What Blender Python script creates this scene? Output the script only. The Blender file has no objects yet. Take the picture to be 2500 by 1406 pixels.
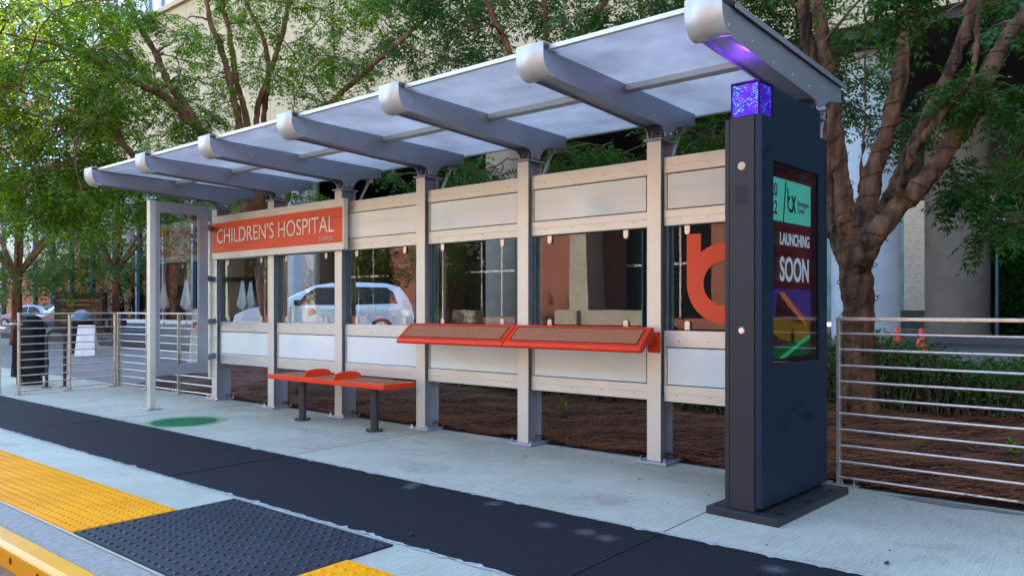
import bpy, math, random
from mathutils import Vector, Matrix
R = math.radians
PI = math.pi
random.seed(7)
sc = bpy.context.scene
col = sc.collection

# ------------------------------------------------------------------ camera
CX, CY, YAW, F, HY, CZ = 9.467, -5.269, R(39.41), 1862.0, 753.6, 1.2
SY, CYW = math.sin(YAW), math.cos(YAW)
cam = bpy.data.cameras.new('camera')
co = bpy.data.objects.new('camera', cam)
col.objects.link(co)
co.location = (CX, CY, CZ)
co.rotation_euler = (R(90), 0, YAW)
cam.sensor_width = 36
cam.lens = F / 2500 * 36
cam.shift_y = (HY - 703) / 2500
cam.clip_start = .05
cam.clip_end = 3000
sc.camera = co

def D(px, py, d):
    """survey point: bearing/elevation measured on the photograph, at distance d"""
    u = (px - 1250) / F
    return Vector((CX + d * (-SY + CYW * u), CY + d * (CYW + SY * u), CZ + d * (HY - py) / F))

# ------------------------------------------------------------------ world
w = bpy.data.worlds.new("World")
sc.world = w
w.use_nodes = True
nt = w.node_tree
sky = nt.nodes.new('ShaderNodeTexSky')
sky.sky_type = 'NISHITA'
sky.sun_disc = False
SUN_DIR = Vector((-.8, .6, 0)).normalized()
SUN_EL = R(33)
sky.sun_elevation = SUN_EL
sky.sun_rotation = math.atan2(SUN_DIR.x, SUN_DIR.y)
sky.dust_density = .3
sky.ozone_density = 1.3
bg = nt.nodes['Background']
bg.inputs[1].default_value = .15
hsw = nt.nodes.new('ShaderNodeHueSaturation')
hsw.inputs['Saturation'].default_value = 1.0
nt.links.new(sky.outputs[0], hsw.inputs['Color'])
nt.links.new(hsw.outputs[0], bg.inputs[0])
sl = bpy.data.lights.new('sun', 'SUN')
sl.energy = 5
sl.angle = R(.53)
sl.color = (1, .87, .7)
so = bpy.data.objects.new('sun', sl)
col.objects.link(so)
dv = Vector((SUN_DIR.x * math.cos(SUN_EL), SUN_DIR.y * math.cos(SUN_EL), math.sin(SUN_EL)))
so.rotation_euler = dv.to_track_quat('Z', 'Y').to_euler()
so.location = (0, 0, 40)
sc.view_settings.view_transform = 'Standard'
sc.view_settings.look = 'None'
sc.view_settings.exposure = 0
sc.cycles.film_exposure = 8.6
sc.cycles.max_bounces = 10
sc.cycles.transparent_max_bounces = 16
sc.cycles.use_denoising = True

# ------------------------------------------------------------------ materials
def newmat(name):
    m = bpy.data.materials.new(name)
    m.use_nodes = True
    return m, m.node_tree, m.node_tree.nodes['Principled BSDF']

def mat(name, c, rough=.5, metal=0., var=.12, scale=6., bump=.0, bscale=60., stretch=(1, 1, 1), spec=.2, coat=0., island=0., c2=None, detail=6, grime=0., bdist=.01):
    """noise-varied surface"""
    m, t, b = newmat(name)
    N, L = t.nodes, t.links
    tc = N.new('ShaderNodeTexCoord')
    mp = N.new('ShaderNodeMapping')
    mp.inputs['Scale'].default_value = stretch
    L.new(tc.outputs['Object'], mp.inputs[0])
    nz = N.new('ShaderNodeTexNoise')
    nz.inputs['Scale'].default_value = scale
    nz.inputs['Detail'].default_value = detail
    L.new(mp.outputs[0], nz.inputs[0])
    rp = N.new('ShaderNodeValToRGB')
    c2 = c2 or tuple(x * (1 - var * 2) for x in c)
    rp.color_ramp.elements[0].position = .3
    rp.color_ramp.elements[1].position = .7
    rp.color_ramp.elements[0].color = (*c2, 1)
    rp.color_ramp.elements[1].color = (*c, 1)
    L.new(nz.outputs[0], rp.inputs[0])
    out = rp.outputs[0]
    if island:
        g = N.new('ShaderNodeNewGeometry')
        mm = N.new('ShaderNodeMapRange')
        mm.inputs[3].default_value = 1 - island
        mm.inputs[4].default_value = 1 + island
        L.new(g.outputs['Random Per Island'], mm.inputs[0])
        hs = N.new('ShaderNodeHueSaturation')
        L.new(mm.outputs[0], hs.inputs['Value'])
        L.new(out, hs.inputs['Color'])
        out = hs.outputs[0]
    if grime:
        g2 = N.new('ShaderNodeNewGeometry'); s2 = N.new('ShaderNodeSeparateXYZ')
        L.new(g2.outputs['Position'], s2.inputs[0])
        n3 = N.new('ShaderNodeTexNoise'); n3.inputs['Scale'].default_value = 9; n3.inputs['Detail'].default_value = 8
        m3 = N.new('ShaderNodeMapping'); m3.inputs['Scale'].default_value = (1.6, 1.6, .25)
        L.new(g2.outputs['Position'], m3.inputs[0]); L.new(m3.outputs[0], n3.inputs[0])
        r3 = N.new('ShaderNodeMapRange'); r3.inputs[1].default_value = 0; r3.inputs[2].default_value = .35; r3.inputs[3].default_value = .45; r3.inputs[4].default_value = .0
        L.new(s2.outputs[2], r3.inputs[0])
        a3 = N.new('ShaderNodeMath'); a3.operation = 'ADD'; L.new(r3.outputs[0], a3.inputs[0]); L.new(n3.outputs[0], a3.inputs[1])
        r4 = N.new('ShaderNodeMapRange'); r4.inputs[1].default_value = .5; r4.inputs[2].default_value = .95; r4.inputs[4].default_value = grime
        L.new(a3.outputs[0], r4.inputs[0])
        x3 = N.new('ShaderNodeMixRGB'); x3.inputs[2].default_value = (.13, .11, .085, 1)
        L.new(r4.outputs[0], x3.inputs[0]); L.new(out, x3.inputs[1]); out = x3.outputs[0]
        r5 = N.new('ShaderNodeMapRange'); r5.inputs[1].default_value = .3; r5.inputs[2].default_value = .75; r5.inputs[3].default_value = rough - .1; r5.inputs[4].default_value = rough + .15
        L.new(n3.outputs[0], r5.inputs[0])
    L.new(out, b.inputs['Base Color'])
    b.inputs['Roughness'].default_value = rough
    if grime: L.new(r5.outputs[0], b.inputs['Roughness'])
    b.inputs['Metallic'].default_value = metal
    b.inputs['Specular IOR Level'].default_value = spec
    b.inputs['Coat Weight'].default_value = coat
    if bump:
        n2 = N.new('ShaderNodeTexNoise')
        n2.inputs['Scale'].default_value = bscale
        n2.inputs['Detail'].default_value = 4
        L.new(mp.outputs[0], n2.inputs[0])
        bp = N.new('ShaderNodeBump')
        bp.inputs['Strength'].default_value = bump
        bp.inputs['Distance'].default_value = bdist
        L.new(n2.outputs[0], bp.inputs['Height'])
        L.new(bp.outputs[0], b.inputs['Normal'])
    return m

def emis(m, c, s):
    b = m.node_tree.nodes['Principled BSDF']
    b.inputs['Emission Color'].default_value = (*c, 1)
    b.inputs['Emission Strength'].default_value = s
    return m

def glass_mat(name, tint=(.8, .88, .86), refl=.25, rough=0.0, bumpy=0.):
    """thin pane: see-through tint plus mirror reflection that grows towards grazing"""
    m = bpy.data.materials.new(name)
    m.use_nodes = True
    t = m.node_tree
    N, L = t.nodes, t.links
    N.clear()
    o = N.new('ShaderNodeOutputMaterial')
    tr = N.new('ShaderNodeBsdfTransparent')
    tr.inputs[0].default_value = (*tint, 1)
    gl = N.new('ShaderNodeBsdfGlossy')
    gl.inputs['Roughness'].default_value = rough
    mx = N.new('ShaderNodeMixShader')
    lw = N.new('ShaderNodeFresnel')
    lw.inputs[0].default_value = 1.5
    ma = N.new('ShaderNodeMath')
    ma.operation = 'ADD'
    ma.use_clamp = True
    ma.inputs[1].default_value = refl
    L.new(lw.outputs[0], ma.inputs[0])
    L.new(ma.outputs[0], mx.inputs[0])
    L.new(tr.outputs[0], mx.inputs[1])
    L.new(gl.outputs[0], mx.inputs[2])
    L.new(mx.outputs[0], o.inputs[0])
    if bumpy:
        tc = N.new('ShaderNodeTexCoord')
        nz = N.new('ShaderNodeTexNoise')
        nz.inputs['Scale'].default_value = 1.1
        L.new(tc.outputs['Object'], nz.inputs[0])
        bp = N.new('ShaderNodeBump')
        bp.inputs['Strength'].default_value = bumpy
        bp.inputs['Distance'].default_value = .05
        L.new(nz.outputs[0], bp.inputs['Height'])
        L.new(bp.outputs[0], gl.inputs['Normal'])
    return m

def leaf_mat(name, c, c2, trans=.35):
    m = bpy.data.materials.new(name)
    m.use_nodes = True
    t = m.node_tree
    N, L = t.nodes, t.links
    b = N['Principled BSDF']
    o = N['Material Output']
    g = N.new('ShaderNodeNewGeometry')
    rp = N.new('ShaderNodeValToRGB')
    rp.color_ramp.elements[0].color = (*c, 1)
    rp.color_ramp.elements[1].color = (*c2, 1)
    L.new(g.outputs['Random Per Island'], rp.inputs[0])
    L.new(rp.outputs[0], b.inputs['Base Color'])
    b.inputs['Roughness'].default_value = .45
    b.inputs['Specular IOR Level'].default_value = .2
    tl = N.new('ShaderNodeBsdfTranslucent')
    hs = N.new('ShaderNodeHueSaturation')
    hs.inputs['Value'].default_value = 1.6
    hs.inputs['Hue'].default_value = .48
    L.new(rp.outputs[0], hs.inputs['Color'])
    L.new(hs.outputs[0], tl.inputs[0])
    mx = N.new('ShaderNodeMixShader')
    mx.inputs[0].default_value = trans
    L.new(b.outputs[0], mx.inputs[1])
    L.new(tl.outputs[0], mx.inputs[2])
    L.new(mx.outputs[0], o.inputs[0])
    return m

def brick_mat(name, c1, c2, mortar, bw=.42, bh=.14, scale=1., axis='XZ', ms=.012, rough=.85):
    m, t, b = newmat(name)
    N, L = t.nodes, t.links
    tc = N.new('ShaderNodeTexCoord')
    sp = N.new('ShaderNodeSeparateXYZ')
    cb = N.new('ShaderNodeCombineXYZ')
    L.new(tc.outputs['Object'], sp.inputs[0])
    L.new(sp.outputs[0 if axis == 'XZ' else 1], cb.inputs[0])
    L.new(sp.outputs[2], cb.inputs[1])
    br = N.new('ShaderNodeTexBrick')
    br.inputs['Color1'].default_value = (*c1, 1)
    br.inputs['Color2'].default_value = (*c2, 1)
    br.inputs['Mortar'].default_value = (*mortar, 1)
    br.inputs['Scale'].default_value = scale
    br.inputs['Mortar Size'].default_value = ms
    br.inputs['Brick Width'].default_value = bw
    br.inputs['Row Height'].default_value = bh
    L.new(cb.outputs[0], br.inputs[0])
    L.new(br.outputs[0], b.inputs['Base Color'])
    b.inputs['Roughness'].default_value = rough
    bp = N.new('ShaderNodeBump')
    bp.inputs['Strength'].default_value = .3
    bp.inputs['Distance'].default_value = .01
    L.new(br.outputs[1], bp.inputs['Height'])
    bp.invert = True
    L.new(bp.outputs[0], b.inputs['Normal'])
    return m

def concrete_mat(name, c, stain=(.25, .22, .17), amount=.5, broom=True, edge=None):
    m, t, b = newmat(name)
    N, L = t.nodes, t.links
    tc = N.new('ShaderNodeTexCoord')
    nb = N.new('ShaderNodeTexNoise')
    nb.inputs['Scale'].default_value = .9
    nb.inputs['Detail'].default_value = 8
    nb.inputs['Roughness'].default_value = .65
    L.new(tc.outputs['Object'], nb.inputs[0])
    r1 = N.new('ShaderNodeValToRGB')
    r1.color_ramp.elements[0].position = .35
    r1.color_ramp.elements[1].position = .62
    r1.color_ramp.elements[0].color = (*[x * .78 for x in c], 1)
    r1.color_ramp.elements[1].color = (*c, 1)
    L.new(nb.outputs[0], r1.inputs[0])
    # dirt blotches
    ns = N.new('ShaderNodeTexNoise')
    ns.inputs['Scale'].default_value = 1.7
    ns.inputs['Detail'].default_value = 10
    ns.inputs['Roughness'].default_value = .7
    ns.inputs['Distortion'].default_value = .6
    mpp = N.new('ShaderNodeMapping')
    mpp.inputs['Location'].default_value = (3.1, 7.7, 0)
    mpp.inputs['Scale'].default_value = (.7, 1.3, 1)
    L.new(tc.outputs['Object'], mpp.inputs[0])
    L.new(mpp.outputs[0], ns.inputs[0])
    r2 = N.new('ShaderNodeValToRGB')
    r2.color_ramp.elements[0].position = .54
    r2.color_ramp.elements[1].position = .74
    r2.color_ramp.elements[1].color = (amount,) * 3 + (1,)
    L.new(ns.outputs[0], r2.inputs[0])
    mx = N.new('ShaderNodeMixRGB')
    mx.inputs[2].default_value = (*stain, 1)
    L.new(r2.outputs[0], mx.inputs[0])
    L.new(r1.outputs[0], mx.inputs[1])
    out = mx.outputs[0]
    if broom:
        spp = N.new('ShaderNodeSeparateXYZ'); L.new(tc.outputs['Object'], spp.inputs[0])
        rg_ = N.new('ShaderNodeMapRange'); rg_.inputs[1].default_value = -.9; rg_.inputs[2].default_value = .2; rg_.inputs[3].default_value = 0; rg_.inputs[4].default_value = 1.1
        L.new(spp.outputs[1], rg_.inputs[0])
        ng = N.new('ShaderNodeTexNoise'); ng.inputs['Scale'].default_value = 2.2; ng.inputs['Detail'].default_value = 9; ng.inputs['Roughness'].default_value = .7
        L.new(tc.outputs['Object'], ng.inputs[0])
        mg_ = N.new('ShaderNodeMath'); mg_.operation = 'MULTIPLY'; L.new(rg_.outputs[0], mg_.inputs[0]); L.new(ng.outputs[0], mg_.inputs[1])
        xg = N.new('ShaderNodeMixRGB'); xg.inputs[2].default_value = (.2, .18, .13, 1)
        L.new(mg_.outputs[0], xg.inputs[0]); L.new(out, xg.inputs[1]); out = xg.outputs[0]
    vo = N.new('ShaderNodeTexVoronoi'); vo.inputs['Scale'].default_value = 4.5; L.new(tc.outputs['Object'], vo.inputs[0])
    lt = N.new('ShaderNodeMath'); lt.operation = 'LESS_THAN'; lt.inputs[1].default_value = .045; L.new(vo.outputs[0], lt.inputs[0])
    m9 = N.new('ShaderNodeMath'); m9.operation = 'MULTIPLY'; m9.inputs[1].default_value = .45; L.new(lt.outputs[0], m9.inputs[0])
    x9 = N.new('ShaderNodeMixRGB'); x9.inputs[2].default_value = (.16, .16, .15, 1); L.new(m9.outputs[0], x9.inputs[0]); L.new(out, x9.inputs[1]); out = x9.outputs[0]
    # fine speckle
    nf = N.new('ShaderNodeTexNoise')
    nf.inputs['Scale'].default_value = 140
    nf.inputs['Detail'].default_value = 3
    L.new(tc.outputs['Object'], nf.inputs[0])
    # broom strokes (brushed across the walk)
    mb = N.new('ShaderNodeMapping')
    mb.inputs['Rotation'].default_value = (0, 0, R(6))
    mb.inputs['Scale'].default_value = (150, 5, 1)
    L.new(tc.outputs['Object'], mb.inputs[0])
    nbr = N.new('ShaderNodeTexNoise')
    nbr.inputs['Scale'].default_value = 1
    nbr.inputs['Detail'].default_value = 3
    L.new(mb.outputs[0], nbr.inputs[0])
    ad = N.new('ShaderNodeMath')
    ad.operation = 'MULTIPLY_ADD'
    ad.inputs[1].default_value = 1.0 if broom else 0.
    L.new(nbr.outputs[0], ad.inputs[0])
    L.new(nf.outputs[0], ad.inputs[2])
    mr = N.new('ShaderNodeMapRange')
    mr.inputs[1].default_value = .6
    mr.inputs[2].default_value = 1.4
    mr.inputs[3].default_value = .68
    mr.inputs[4].default_value = 1.22
    L.new(ad.outputs[0], mr.inputs[0])
    mu = N.new('ShaderNodeMixRGB')
    mu.blend_type = 'MULTIPLY'
    mu.inputs[0].default_value = 1
    L.new(out, mu.inputs[1])
    L.new(mr.outputs[0], mu.inputs[2])
    L.new(mu.outputs[0], b.inputs['Base Color'])
    b.inputs['Roughness'].default_value = .85
    bp = N.new('ShaderNodeBump')
    bp.inputs['Strength'].default_value = .35
    bp.inputs['Distance'].default_value = .004
    L.new(ad.outputs[0], bp.inputs['Height'])
    L.new(bp.outputs[0], b.inputs['Normal'])
    return m

M = {}
M['silver'] = mat('silver_paint', (.595, .63, .58), .36, .5, var=.03, scale=3, bump=.02, bscale=400)
M['silver_shade'] = mat('silver_paint_shaded', (.31, .345, .41), .38, .5, var=.04, scale=5, bump=.02, bscale=400)  # same paint as silver, with blue shade put into its colour
M['steel'] = mat('brushed_steel', (.62, .6, .57), .32, .85, var=.1, scale=30, stretch=(1, 1, 6))
M['galv'] = mat('galvanised_rail', (.6, .57, .52), .35, .8, var=.12, scale=20)
M['nose'] = mat('nose_sheet', (.5, .5, .46), .4, .35, var=.03, scale=3)
M['bolt'] = mat('bolt_steel', (.7, .7, .7), .25, 1, var=.05)
M['frost'] = mat('frosted_panel', (.62, .76, .77), .1, 0, grime=.03, var=.03, scale=1.5, spec=.5, coat=.3)
M['gap'] = mat('dark_gasket', (.02, .02, .025), .6)
M['pane'] = glass_mat('window_glass', (.7, .8, .8), .03, 0, bumpy=.003)
M['adglass'] = glass_mat('clear_glass', (.85, .9, .9), .12, 0)
M['gedge'] = mat('glass_edge', (.05, .16, .15), .1, 0)
M['red'] = mat('red_powder_coat', (.66, .045, .008), .35, 0, var=.04, scale=3, bump=.03, bscale=300)
M['cork'] = mat('tan_textured_panel', (.38, .16, .08), .8, 0, var=.15, scale=60, bump=.4, bscale=90)
M['signorange'] = mat('orange_sign_face', (.68, .11, .045), .45, 0, var=.05, scale=1.5)
M['signline'] = mat('sign_line', (.33, .08, .05), .5)
M['signfaint'] = mat('sign_faint_line', (.66, .14, .07), .5)
M['letter'] = mat('sign_letters', (.85, .82, .76), .4, .1)
M['letteredge'] = mat('letter_offset_line', (.3, .1, .06), .6)  # dark copy of the lettering, shifted down and right
M['kiosk'] = mat('charcoal_powder_coat', (.036, .038, .044), .42, .25, var=.06, scale=2.5, bump=.04, bscale=500)
M['kiosk2'] = mat('slate_door_paint', (.01, .026, .046), .42, .15, var=.06, scale=2.5, bump=.03, bscale=500)
M['black'] = mat('black_gap', (.008, .008, .009), .5)
M['legpaint'] = mat('dark_bench_leg', (.05, .055, .06), .4, .3)
M['concrete'] = concrete_mat('broomed_concrete', (.44, .45, .355), amount=.85)
M['concrete2'] = concrete_mat('plaza_concrete', (.15, .135, .125), amount=.4, broom=False)
M['grout'] = mat('rough_grout', (.42, .44, .42), .9, 0, var=.25, scale=30, bump=.5, bscale=60)
M['blackconc'] = mat('black_stained_concrete', (.02, .021, .026), .85, 0, spec=.08, var=.22, scale=2.2, detail=12, bump=.25, bscale=1, stretch=(150, 5, 1), c2=(.011, .0115, .014))
M['yellow'] = mat('yellow_tactile', (.85, .33, .002), .5, 0, spec=.06, var=.08, scale=3, bump=.15, bscale=250)
M['navy'] = mat('slate_tactile', (.012, .024, .04),   .36, 0, spec=.15, var=.25, scale=5, bump=.25, bscale=300)
M['yellow2'] = mat('yellow_bumper', (.75, .34, .004), .35, 0, var=.1, scale=2)
M['kerb'] = mat('worn_kerb', (.33, .32, .28), .9, 0, spec=.05, var=.2, scale=26, detail=10, bump=.5, bscale=90, c2=(.24, .23, .21))
M['asphalt'] = mat('asphalt', (.06, .06, .06), .85, 0, var=.15, scale=4, bump=.5, bscale=200)
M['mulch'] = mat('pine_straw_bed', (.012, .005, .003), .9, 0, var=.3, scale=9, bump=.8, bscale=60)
M['needle'] = mat('pine_needles', (.14, .045, .014), .7, 0, var=.15, scale=3, island=.65)
M['bark'] = mat('tree_bark', (.25, .1, .045), .85, 0, var=.3, scale=8, bump=.8, bscale=22, bdist=.025, stretch=(1, 1, .35), c2=(.07, .028, .013))
M['bark2'] = mat('rugged_bark', (.18, .088, .04), .9, 0, var=.3, scale=10, bump=1., bscale=30, bdist=.04, stretch=(1, 1, .22), c2=(.018, .011, .007))
M['twig'] = mat('twig_bark', (.13, .075, .05), .85)
M['wire'] = mat('black_cable', (.012, .012, .012), .5)
M['leafA'] = leaf_mat('ash_leaf', (.01, .06, .002), (.14, .25, .006), .5)
M['leafD'] = leaf_mat('dark_ash_leaf', (.008, .042, .003), (.035, .12, .008), .35)
M['leafS'] = leaf_mat('sunny_leaf', (.03, .08, .005), (.1, .17, .015), .4)
M['leafH'] = leaf_mat('hedge_leaf', (.012, .06, .008), (.045, .16, .018), .2)
M['flower'] = leaf_mat('white_flower', (.55, .55, .45), (.8, .78, .65), .2)
M['cream'] = mat('cream_precast', (.34, .265, .17), .8, 0, var=.06, scale=.3, bump=.1, bscale=8)
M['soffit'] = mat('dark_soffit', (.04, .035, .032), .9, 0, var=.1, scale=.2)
M['column'] = mat('grey_column', (.36, .37, .38), .8, 0, var=.1, scale=1.2, bump=.15, bscale=20)
M['coltan'] = mat('tan_column', (.22, .165, .12), .8, 0, var=.12, scale=1.5, bump=.15, bscale=20)
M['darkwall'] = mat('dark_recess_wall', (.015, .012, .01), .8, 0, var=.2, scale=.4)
M['brick'] = brick_mat('red_brick', (.42, .13, .08), (.34, .1, .06), (.34, .25, .2), .24, .08, ms=.008)
M['tile'] = brick_mat('pale_tile', (.19, .2, .19), (.23, .24, .22), (.1, .11, .11), .3, .3, ms=.01)
M['tealglass'] = mat('teal_glass_wall', (.1, .22, .25), .3, .0, var=.2, scale=.6)
M['curtain'] = glass_mat('dark_curtain_glass', (.03, .07, .1), -.08, 0, bumpy=.12)
M['mull'] = mat('blue_mullion', (.1, .15, .2), .4, .5)
M['redpier'] = mat('red_pier', (.3, .04, .02), .7)
M['towerwhite'] = mat('tower_white_stripe', (.75, .78, .82), .4, .1, var=.05)
M['towerglass'] = mat('tower_blue_glass', (.12, .2, .33), .15, .4, var=.2, scale=.3)
M['towerred'] = brick_mat('tower_brick', (.3, .12, .09), (.26, .1, .08), (.3, .2, .17), .6, .2)
M['whitewall'] = mat('white_plinth', (.62, .58, .5), .7, 0, var=.1)
M['whitepaint'] = mat('white_paint', (.75, .75, .73), .4)
M['granite'] = mat('black_granite', (.02, .018, .017), .15, 0, var=.3, scale=60)
M['granite2'] = mat('brown_granite', (.1, .06, .04), .3, 0, var=.3, scale=60)
M['gold'] = mat('gold_lettering', (.5, .27, .08), .4, .3)
M['bronze'] = mat('verdigris_bronze', (.06, .14, .11), .5, .4)
M['mesh'] = mat('black_mesh', (.03, .03, .03), .5, .3)
M['cover'] = mat('black_fabric_cover', (.012, .013, .016), .6, 0, var=.3, scale=12, bump=.5, bscale=14)
M['cone'] = mat('cone_orange', (.8, .06, .03), .5)
M['vanpaint'] = mat('silver_blue_van_paint', (.6, .63, .66), .25, .1, var=.02, coat=.8)
M['carpaint'] = mat('pale_car_paint', (.2, .22, .25), .25, .3, coat=.7)
M['carpaint2'] = mat('dark_car_paint', (.07, .09, .12), .25, .3, coat=.7)
M['vglass'] = mat('tinted_car_glass', (.01, .012, .015), .12, 0, spec=.12)
M['tyre'] = mat('tyre_rubber', (.02, .02, .02), .8)
M['rim'] = mat('alloy_rim', (.5, .5, .5), .3, .8)
M['lamp_red'] = mat('red_lamp_lens', (.4, .01, .01), .15)
M['textblack'] = mat('black_lettering', (.02, .02, .02), .6)
M['signred'] = mat('sign_red', (.6, .03, .02), .5)
M['green'] = mat('green_spray_paint', (.0, .2, .05), .6, .1, var=.45, scale=22, c2=(.002, .03, .012))
M['canvas'] = mat('white_canvas', (.4, .38, .34), .8)

# manhole green overspray: fades out to clear
def overspray():
    m = bpy.data.materials.new('green_overspray')
    m.use_nodes = True
    t = m.node_tree
    N, L = t.nodes, t.links
    b = N['Principled BSDF']
    b.inputs['Base Color'].default_value = (.0, .25, .06, 1)
    b.inputs['Roughness'].default_value = .8
    tc = N.new('ShaderNodeTexCoord')
    ln = N.new('ShaderNodeVectorMath')
    ln.operation = 'LENGTH'
    L.new(tc.outputs['Object'], ln.inputs[0])
    nz = N.new('ShaderNodeTexNoise')
    nz.inputs['Scale'].default_value = 7
    nz.inputs['Detail'].default_value = 8
    L.new(tc.outputs['Object'], nz.inputs[0])
    mr = N.new('ShaderNodeMapRange')
    mr.inputs[1].default_value = .29
    mr.inputs[2].default_value = .47
    mr.inputs[3].default_value = 1
    mr.inputs[4].default_value = 0
    L.new(ln.outputs['Value'], mr.inputs[0])
    mu = N.new('ShaderNodeMath')
    mu.operation = 'MULTIPLY'
    L.new(mr.outputs[0], mu.inputs[0])
    L.new(nz.outputs[0], mu.inputs[1])
    L.new(mu.outputs[0], b.inputs['Alpha'])
    return m
M['overspray'] = overspray()

def smudge():
    m = bpy.data.materials.new('pale_scuff')
    m.use_nodes = True
    t = m.node_tree
    N, L = t.nodes, t.links
    b = N['Principled BSDF']
    b.inputs['Base Color'].default_value = (.28, .3, .33, 1)
    b.inputs['Roughness'].default_value = .9
    tc = N.new('ShaderNodeTexCoord')
    ln = N.new('ShaderNodeVectorMath')
    ln.operation = 'LENGTH'
    L.new(tc.outputs['Object'], ln.inputs[0])
    nz = N.new('ShaderNodeTexNoise')
    nz.inputs['Scale'].default_value = 40
    nz.inputs['Detail'].default_value = 8
    L.new(tc.outputs['Object'], nz.inputs[0])
    mr = N.new('ShaderNodeMapRange')
    mr.inputs[1].default_value = 0
    mr.inputs[2].default_value = .08
    mr.inputs[3].default_value = .42
    mr.inputs[4].default_value = 0
    L.new(ln.outputs['Value'], mr.inputs[0])
    mu = N.new('ShaderNodeMath')
    mu.operation = 'MULTIPLY'
    L.new(mr.outputs[0], mu.inputs[0])
    L.new(nz.outputs[0], mu.inputs[1])
    L.new(mu.outputs[0], b.inputs['Alpha'])
    return m
M['scuff'] = smudge()

# roof sheet: translucent fluted polycarbonate
def poly_mat():
    m = bpy.data.materials.new('fluted_polycarbonate')
    m.use_nodes = True
    t = m.node_tree
    N, L = t.nodes, t.links
    b = N['Principled BSDF']
    o = N['Material Output']
    tc = N.new('ShaderNodeTexCoord')
    mp = N.new('ShaderNodeMapping')
    mp.inputs['Scale'].default_value = (1, 60, 1)
    L.new(tc.outputs['Object'], mp.inputs[0])
    wv = N.new('ShaderNodeTexNoise')
    wv.inputs['Scale'].default_value = 1.5
    L.new(mp.outputs[0], wv.inputs[0])
    rp = N.new('ShaderNodeValToRGB')
    rp.color_ramp.elements[0].color = (.83, .8, .8, 1)
    rp.color_ramp.elements[1].color = (.9, .87, .85, 1)
    L.new(wv.outputs[0], rp.inputs[0])
    n2 = N.new('ShaderNodeTexNoise'); n2.inputs['Scale'].default_value = 2.2; n2.inputs['Detail'].default_value = 9; n2.inputs['Roughness'].default_value = .65
    L.new(tc.outputs['Object'], n2.inputs[0])
    r2 = N.new('ShaderNodeMapRange'); r2.inputs[1].default_value = .35; r2.inputs[2].default_value = .7; r2.inputs[3].default_value = 1; r2.inputs[4].default_value = .72
    L.new(n2.outputs[0], r2.inputs[0])
    mm = N.new('ShaderNodeMixRGB'); mm.blend_type = 'MULTIPLY'; mm.inputs[0].default_value = 1
    L.new(rp.outputs[0], mm.inputs[1]); L.new(r2.outputs[0], mm.inputs[2])
    rp = mm
    L.new(rp.outputs[0], b.inputs['Base Color'])
    b.inputs['Roughness'].default_value = .25
    tl = N.new('ShaderNodeBsdfTranslucent')
    L.new(rp.outputs[0], tl.inputs[0])
    mx = N.new('ShaderNodeMixShader')
    mx.inputs[0].default_value = .6
    L.new(b.outputs[0], mx.inputs[1])
    L.new(tl.outputs[0], mx.inputs[2])
    L.new(mx.outputs[0], o.inputs[0])
    return m
M['poly'] = poly_mat()

# beacon: woven grille lit blue from inside
def beacon_mat(name, strength):
    m, t, b = newmat(name)
    N, L = t.nodes, t.links
    tc = N.new('ShaderNodeTexCoord')
    sp = N.new('ShaderNodeSeparateXYZ')
    L.new(tc.outputs['Object'], sp.inputs[0])
    ad = N.new('ShaderNodeMath')
    ad.operation = 'ADD'
    L.new(sp.outputs[0], ad.inputs[0])
    L.new(sp.outputs[1], ad.inputs[1])
    cb = N.new('ShaderNodeCombineXYZ')
    L.new(ad.outputs[0], cb.inputs[0])
    L.new(sp.outputs[2], cb.inputs[1])
    br = N.new('ShaderNodeTexBrick')
    br.inputs['Scale'].default_value = 1
    br.inputs['Brick Width'].default_value = .03
    br.inputs['Row Height'].default_value = .014
    br.inputs['Mortar Size'].default_value = .0018
    br.inputs['Color1'].default_value = (.12, .03, .8, 1)
    br.inputs['Color2'].default_value = (.02, .01, .9, 1)
    br.inputs['Mortar'].default_value = (.02, .0, .05, 1)
    L.new(cb.outputs[0], br.inputs[0])
    nz = N.new('ShaderNodeTexVoronoi')
    nz.inputs['Scale'].default_value = 110
    L.new(cb.outputs[0], nz.inputs[0])
    lt = N.new('ShaderNodeMath')
    lt.operation = 'LESS_THAN'
    lt.inputs[1].default_value = .33
    L.new(nz.outputs[0], lt.inputs[0])
    n2 = N.new('ShaderNodeTexNoise')
    n2.inputs['Scale'].default_value = 11
    L.new(cb.outputs[0], n2.inputs[0])
    gt = N.new('ShaderNodeMath')
    gt.operation = 'GREATER_THAN'
    gt.inputs[1].default_value = .5
    L.new(n2.outputs[0], gt.inputs[0])
    mu = N.new('ShaderNodeMath')
    mu.operation = 'MULTIPLY'
    L.new(lt.outputs[0], mu.inputs[0])
    L.new(gt.outputs[0], mu.inputs[1])
    mx = N.new('ShaderNodeMixRGB')
    mx.inputs[2].default_value = (.05, .5, 2.2, 1)
    L.new(mu.outputs[0], mx.inputs[0])
    L.new(br.outputs[0], mx.inputs[1])
    b.inputs['Base Color'].default_value = (.01, .005, .03, 1)
    b.inputs['Specular IOR Level'].default_value = .2
    L.new(mx.outputs[0], b.inputs['Emission Color'])
    b.inputs['Emission Strength'].default_value = strength
    b.inputs['Roughness'].default_value = .2
    return m
M['beacon'] = beacon_mat('blue_beacon_front', .26)
M['beaconside'] = beacon_mat('blue_beacon_side', .08)
M['beaconframe'] = mat('beacon_frame', (.015, .006, .03), .4)
M['scr_dark'] = emis(mat('screen_dark', (.01, .008, .012), .3), (.05, .012, .02), 0.034)
M['scr_maroon'] = emis(mat('screen_maroon', (.025, .006, .01), .3), (.08, .012, .02), 0.049)
M['scr_teal'] = emis(mat('screen_teal', (.01, .08, .08), .3), (.08, .52, .42), 0.073)
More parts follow.
